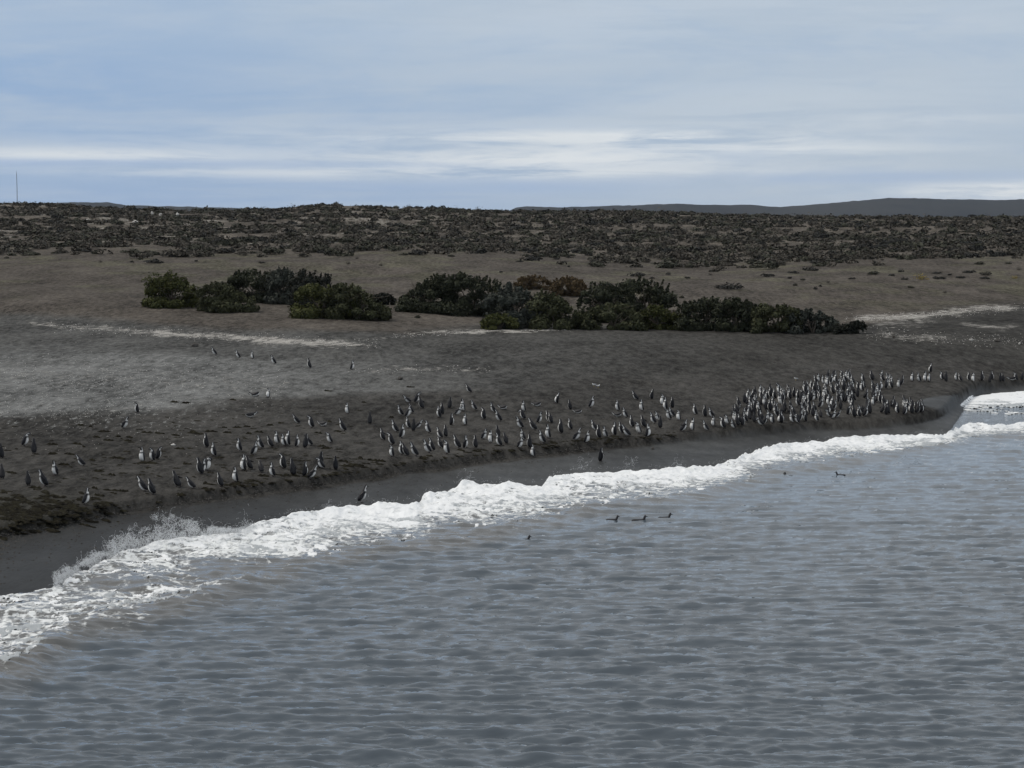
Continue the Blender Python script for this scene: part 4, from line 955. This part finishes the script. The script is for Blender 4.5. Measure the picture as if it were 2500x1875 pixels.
tail = [(2050+a/4.916, 850+b_/4.916, p, f) for a, b_, p, f in [(1078, 292, 'upright', 'BL'), (870, 402, 'upright', 'l'), (960, 404, 'lean', 'l'), (1022, 402, 'upright', 'F'), (1072, 402, 'hunched', 'F'), (1228, 380, 'hunched', 'L'), (1275, 402, 'upright', 'B'),
        (1400, 388, 'upright', 'F'), (1455, 398, 'walk', 'BL'), (1550, 392, 'upright', 'BL'), (1600, 404, 'hunched', 'l'), (1715, 396, 'upright', 'BR'), (1802, 414, 'upright', 'B'), (1838, 380, 'upright', 'BR'), (1930, 404, 'upright', 'B'), (1962, 400, 'lean', 'B'),
        (2060, 388, 'lying', 'L'), (2120, 392, 'hunched', 'BL'), (2185, 384, 'hunched', 'B')]]
# labels: cluster, depth row, then order from the left
def pose_text(p, f):
    face = {'L': 'facing left', 'l': 'turned half left', 'R': 'facing right', 'r': 'turned half right', 'F': 'breast to sea', 'B': 'back turned', 'BL': 'back angled left', 'BR': 'back angled right'}[f]
    pt = {'upright': 'upright penguin', 'lean': 'leaning penguin', 'hunched': 'hunched penguin', 'walk': 'walking penguin', 'flap': 'penguin spreading its flippers', 'tall': 'stretched tall penguin', 'preen': 'preening penguin', 'lying': 'penguin lying down'}[p]
    return pt, face
clusters = [('upper', 'of the six on grey gravel upslope'), ('a', 'group at far left'), ('b', 'left-middle group'), ('c', 'middle group'), ('d', 'right-middle group')]
def cl(x, y):
    if y < 905 and x < 900: return 'upper'
    return 'a' if x < 500 else 'b' if x < 880 else 'c' if x < 1310 else 'd'
byc = {}
for q in pg:
    c = cl(q[0], q[1])
    if c == 'upper': byc.setdefault((c, ''), []).append(q); continue
    ft = float(y_foot(q[0])); dy_ = ft-q[1]
    top_y = {'a': 300, 'b': 250, 'c': 200, 'd': 160}[c]
    r = 'front row' if dy_ < top_y*.25 else 'second row' if dy_ < top_y*.42 else 'third row' if dy_ < top_y*.62 else 'back row'
    byc.setdefault((c, r), []).append(q)
nm2 = {'a': 'far left group', 'b': 'left-middle group', 'c': 'middle group', 'd': 'right-middle group'}
for (c, r), lst in byc.items():
    lst.sort()
    for i, (x, y, p, f) in enumerate(lst):
        gx, gy, gz = hit(x, y); pt, face = pose_text(p, f)
        if c == 'upper': lab = '%s, %s of six from the left on the gravel upslope' % (pt, ordn(i))
        elif abs(x-(400+1990/4.148)) < 2 and y > 1200: lab = 'lone penguin standing at the very edge of the white foam'
        else: lab = '%s %s, %s from left, %s, %s' % (pt, face, ordn(i), r, nm2[c])
        put_penguin((gx, gy, gz-.004), p, f, lab, 'penguins on the open beach left of the dense flock', tilt=.13 if p == 'lean' else .05)
for i, (x, y, p, f) in enumerate(sorted(tail)):
    gx, gy, gz = hit(x, y); pt, face = pose_text(p, f)
    lab = 'lone %s on the slope above the thin line at right' % pt if y < 915 else '%s, %s, %s from left in thin line right of flock' % (pt, face, ordn(i))
    put_penguin((gx, gy, gz), p, f, lab, 'penguins in the thin line at the far right', simple=False)
# dense flock
NI_F = 292-len(pg)-len(tail)-6; NF = NI_F+170
topf = curve([(1795, 1000), (1820, 975), (1850, 962), (1890, 950), (1930, 962), (1975, 950), (1990, 932), (2030, 920), (2080, 922), (2120, 925), (2160, 925), (2200, 935), (2215, 990), (2250, 1000)])
botf = curve([(1795, 1040), (1870, 1043), (1900, 1036), (1990, 1033), (2030, 1028), (2100, 1022), (2130, 1014), (2200, 1013), (2250, 1010)])
pts = []; tries = 0
while len(pts) < NF and tries < 40000:
    tries += 1; x = rng.uniform(1790, 2252); y0, y1 = float(topf(x)), float(botf(x)); y = rng.uniform(y0, y1)
    if x > 2150 and 952 < y < 988: continue
    if x > 2190 and y < 985 and rng.random() < .5: continue
    gx, gy, gz = hit(x, y)
    if min([9]+[math.hypot(gx-a[0], gy-a[1]) for a in pts[-400:]]) < (.21 if tries < 12000 else .14): continue
    pts.append((gx, gy, gz, x, y))
fl_pose = ['upright']*6+['lean']*6+['hunched']*3+['walk', 'tall', 'preen', 'flap']; fl_face = ['l', 'L', 'BL', 'F', 'r', 'BL', 'B', 'B', 'L', 'R', 'BR']
pts.sort(key=lambda q: q[1]); fc = {}; items = []
far_pts = set(rng.choice(np.arange(len(pts)//4, len(pts)), size=max(0, len(pts)-NI_F), replace=False).tolist()); FV = []; FF = []; FT = []; fo = 0
for i, (gx, gy, gz, x, y) in enumerate(pts):
    p = random.choice(fl_pose); f = random.choice(fl_face)
    if i in far_pts:                                    # beyond three hundred: the hindmost of the flock as one mass
        me_ = PM[p][1]; V = np.array([v.co for v in me_.vertices]); a = math.radians(HEAD[f]+rng.normal(0, 14)); ca, sa = math.cos(a), math.sin(a); s_ = .92*rng.uniform(.93, 1.06)
        FV.append(np.stack([gx+(V[:, 0]*ca-V[:, 1]*sa)*s_, gy+(V[:, 0]*sa+V[:, 1]*ca)*s_, gz+V[:, 2]*s_], 1)); FF += [tuple(fo+k for k in q.vertices) for q in me_.polygons]; fo += len(V)
        cb = np.zeros(len(V)*4, np.float32); me_.attributes['tint'].data.foreach_get('color', cb); FT.append(cb.reshape(-1, 4)); continue
    items.append((x, y, gx, gy, gz, p, f))
if FV: setc(obj('penguin_flock', mesh_from('penguin_flock', np.vstack(FV), FF, m_peng, colors={'tint': np.vstack(FT)})), 'hindmost penguins crowded inside the dense flock at right', 'penguins', kind='stuff')
for x, y, gx, gy, gz, p, f in sorted(items):
    pt, face = pose_text(p, f)
    v_ = (y-float(topf(x)))/max(1, float(botf(x))-float(topf(x)))
    rr = 'front edge' if v_ > .66 else 'middle'
    key = (pt, face, rr); n_ = fc.get(key, 0); fc[key] = n_+1
    put_penguin((gx, gy, gz), p, f, '%s %s, %s such from left, %s of dense flock' % (pt, face, ordn(n_), rr), 'penguins packed in the dense flock at right', simple=True, tilt=.12 if p == 'lean' else .05, scale=.92)
# swimmers
for x, y, f, lab in [(1284, 1316, 'R', 'dark penguin swimming nearest, alone on the open grey water'), (1500, 1267, 'R', 'penguin swimming with head up just off the foam edge'), (1566, 1268, 'R', 'low dark swimming penguin, left of a close pair beyond the foam'),
                     (1628, 1262, 'R', 'swimming penguin, right of a close pair beyond the foam'), (1922, 1160, 'L', 'distant swimming penguin just outside the surf, left one of two'), (2048, 1158, 'L', 'distant swimming penguin outside the surf, right one of two')]:
    d = float(Dof(x, y, 0.02)); u = ray(x, y)[0]
    o = put_penguin((u*d, d, .0), 'swim', f, lab, 'penguins swimming off the beach', scale=.92)

# gulls
def ell(c, r, n=10, m=8, col_=(.8, .8, .8)):
    V = []; Fq = []
    for i in range(m+1):
        for k in range(n):
            a = math.pi*i/m; b_ = 2*math.pi*k/n; V.append((c[0]+r[0]*math.cos(a), c[1]+r[1]*math.sin(a)*math.cos(b_), c[2]+r[2]*math.sin(a)*math.sin(b_)))
    for i in range(m):
        for k in range(n): Fq.append((i*n+k, i*n+(k+1) % n, (i+1)*n+(k+1) % n, (i+1)*n+k))
    return V, Fq, [col_]*len(V)
def gull(x, y, f, lab):
    gx, gy, gz = hit(x, y); root = empty('gull', (gx, gy, gz), math.radians(f)); root.scale = (.55, .55, .55); setc(root, lab, 'gull', 'white gulls near the penguins')
    rings = [((-.24, 0, .21), .008, .02, 1.5), ((-.16, 0, .205), .03, .045, 1.5), ((-.06, 0, .195), .062, .07, 1.45), ((.04, 0, .20), .072, .075, 1.3), ((.11, 0, .225), .055, .055, 1.0), ((.145, 0, .265), .036, .036, .5), ((.155, 0, .305), .038, .034, .3), ((.16, 0, .335), .022, .02, .2)]
    V, Fq, par = loft(rings, 10); obj('body', mesh_from('body', V, Fq, m_gull, colors={'tint': np.tile((.82, .82, .80), (len(V), 1))}), root)
    for s in (1, -1):
        V, Fq, c = ell((-.07, s*.062, .215), (.17, .014, .045)); obj('wing', mesh_from('wing', V, Fq, m_gull, colors={'tint': np.tile((.45, .46, .48), (len(V), 1))}), root)
        v, q = tube([(.0, s*.025, .15), (.0, s*.025, .0), (.03, s*.025, .004)], .008, .006); obj('leg', mesh_from('leg', v, q, m_ybeak), root)
    v, q = tube([(.185, 0, .305), (.215, 0, .300), (.235, 0, .29)], .011, .003); obj('beak', mesh_from('beak', v, q, m_ybeak), root)
gull(1450, 944, 200, 'small white gull standing upslope of the right-middle penguins')
gull(1460, 947, 330, 'small white gull beside another, right one of the pair upslope')
gull(1943, 929, 190, 'white gull standing alone above the left half of the dense flock')

# mast on the skyline
gy = 548.; u = ray(42, 500)[0]; gz = ground_xy(u*gy, gy); root = empty('radio_mast', (u*gy, gy, gz)); setc(root, 'thin tall pole on the skyline at the left edge', 'mast')
ztop = float(zof(42, 417, gy))-gz
v, q = tube([(0, 0, 0), (.05, 0, ztop*.5), (0, 0, ztop*.93)], .10, .07, 8); obj('pole', mesh_from('pole', v, q, m_pole), root)
v, q = tube([(0, 0, ztop*.93), (-.06, 0, ztop)], .05, .03, 6); obj('antenna', mesh_from('antenna', v, q, m_pole), root)
v, q = tube([(0, 0, -.1), (0, 0, .5)], .3, .22, 8); obj('base', mesh_from('base', v, q, m_dstone), root)

# ------------------------------------------------------------ air
HZ = bpy.data.materials.new('air'); HZ.use_nodes = True; t = NT(HZ.node_tree); t.n.clear()
out = t.node('ShaderNodeOutputMaterial'); pv = t.node('ShaderNodeVolumePrincipled'); t.l.new(pv.outputs[0], out.inputs['Volume'])
pv.inputs['Density'].default_value = 2.6e-5; pv.inputs['Color'].default_value = (.80, .88, 1, 1); pv.inputs['Anisotropy'].default_value = .2
x0, x1, ya, yb, za, zb = -15000., 15000., -3000., 11000., -6., 130.
V = [(x, y, z) for z in (za, zb) for y in (ya, yb) for x in (x0, x1)]
o = obj('haze', mesh_from('haze', V, [(0, 2, 3, 1), (4, 5, 7, 6), (0, 1, 5, 4), (2, 6, 7, 3), (0, 4, 6, 2), (1, 3, 7, 5)], HZ, smooth=False)); setc(o, 'thin pale sea haze', 'haze', kind='stuff')
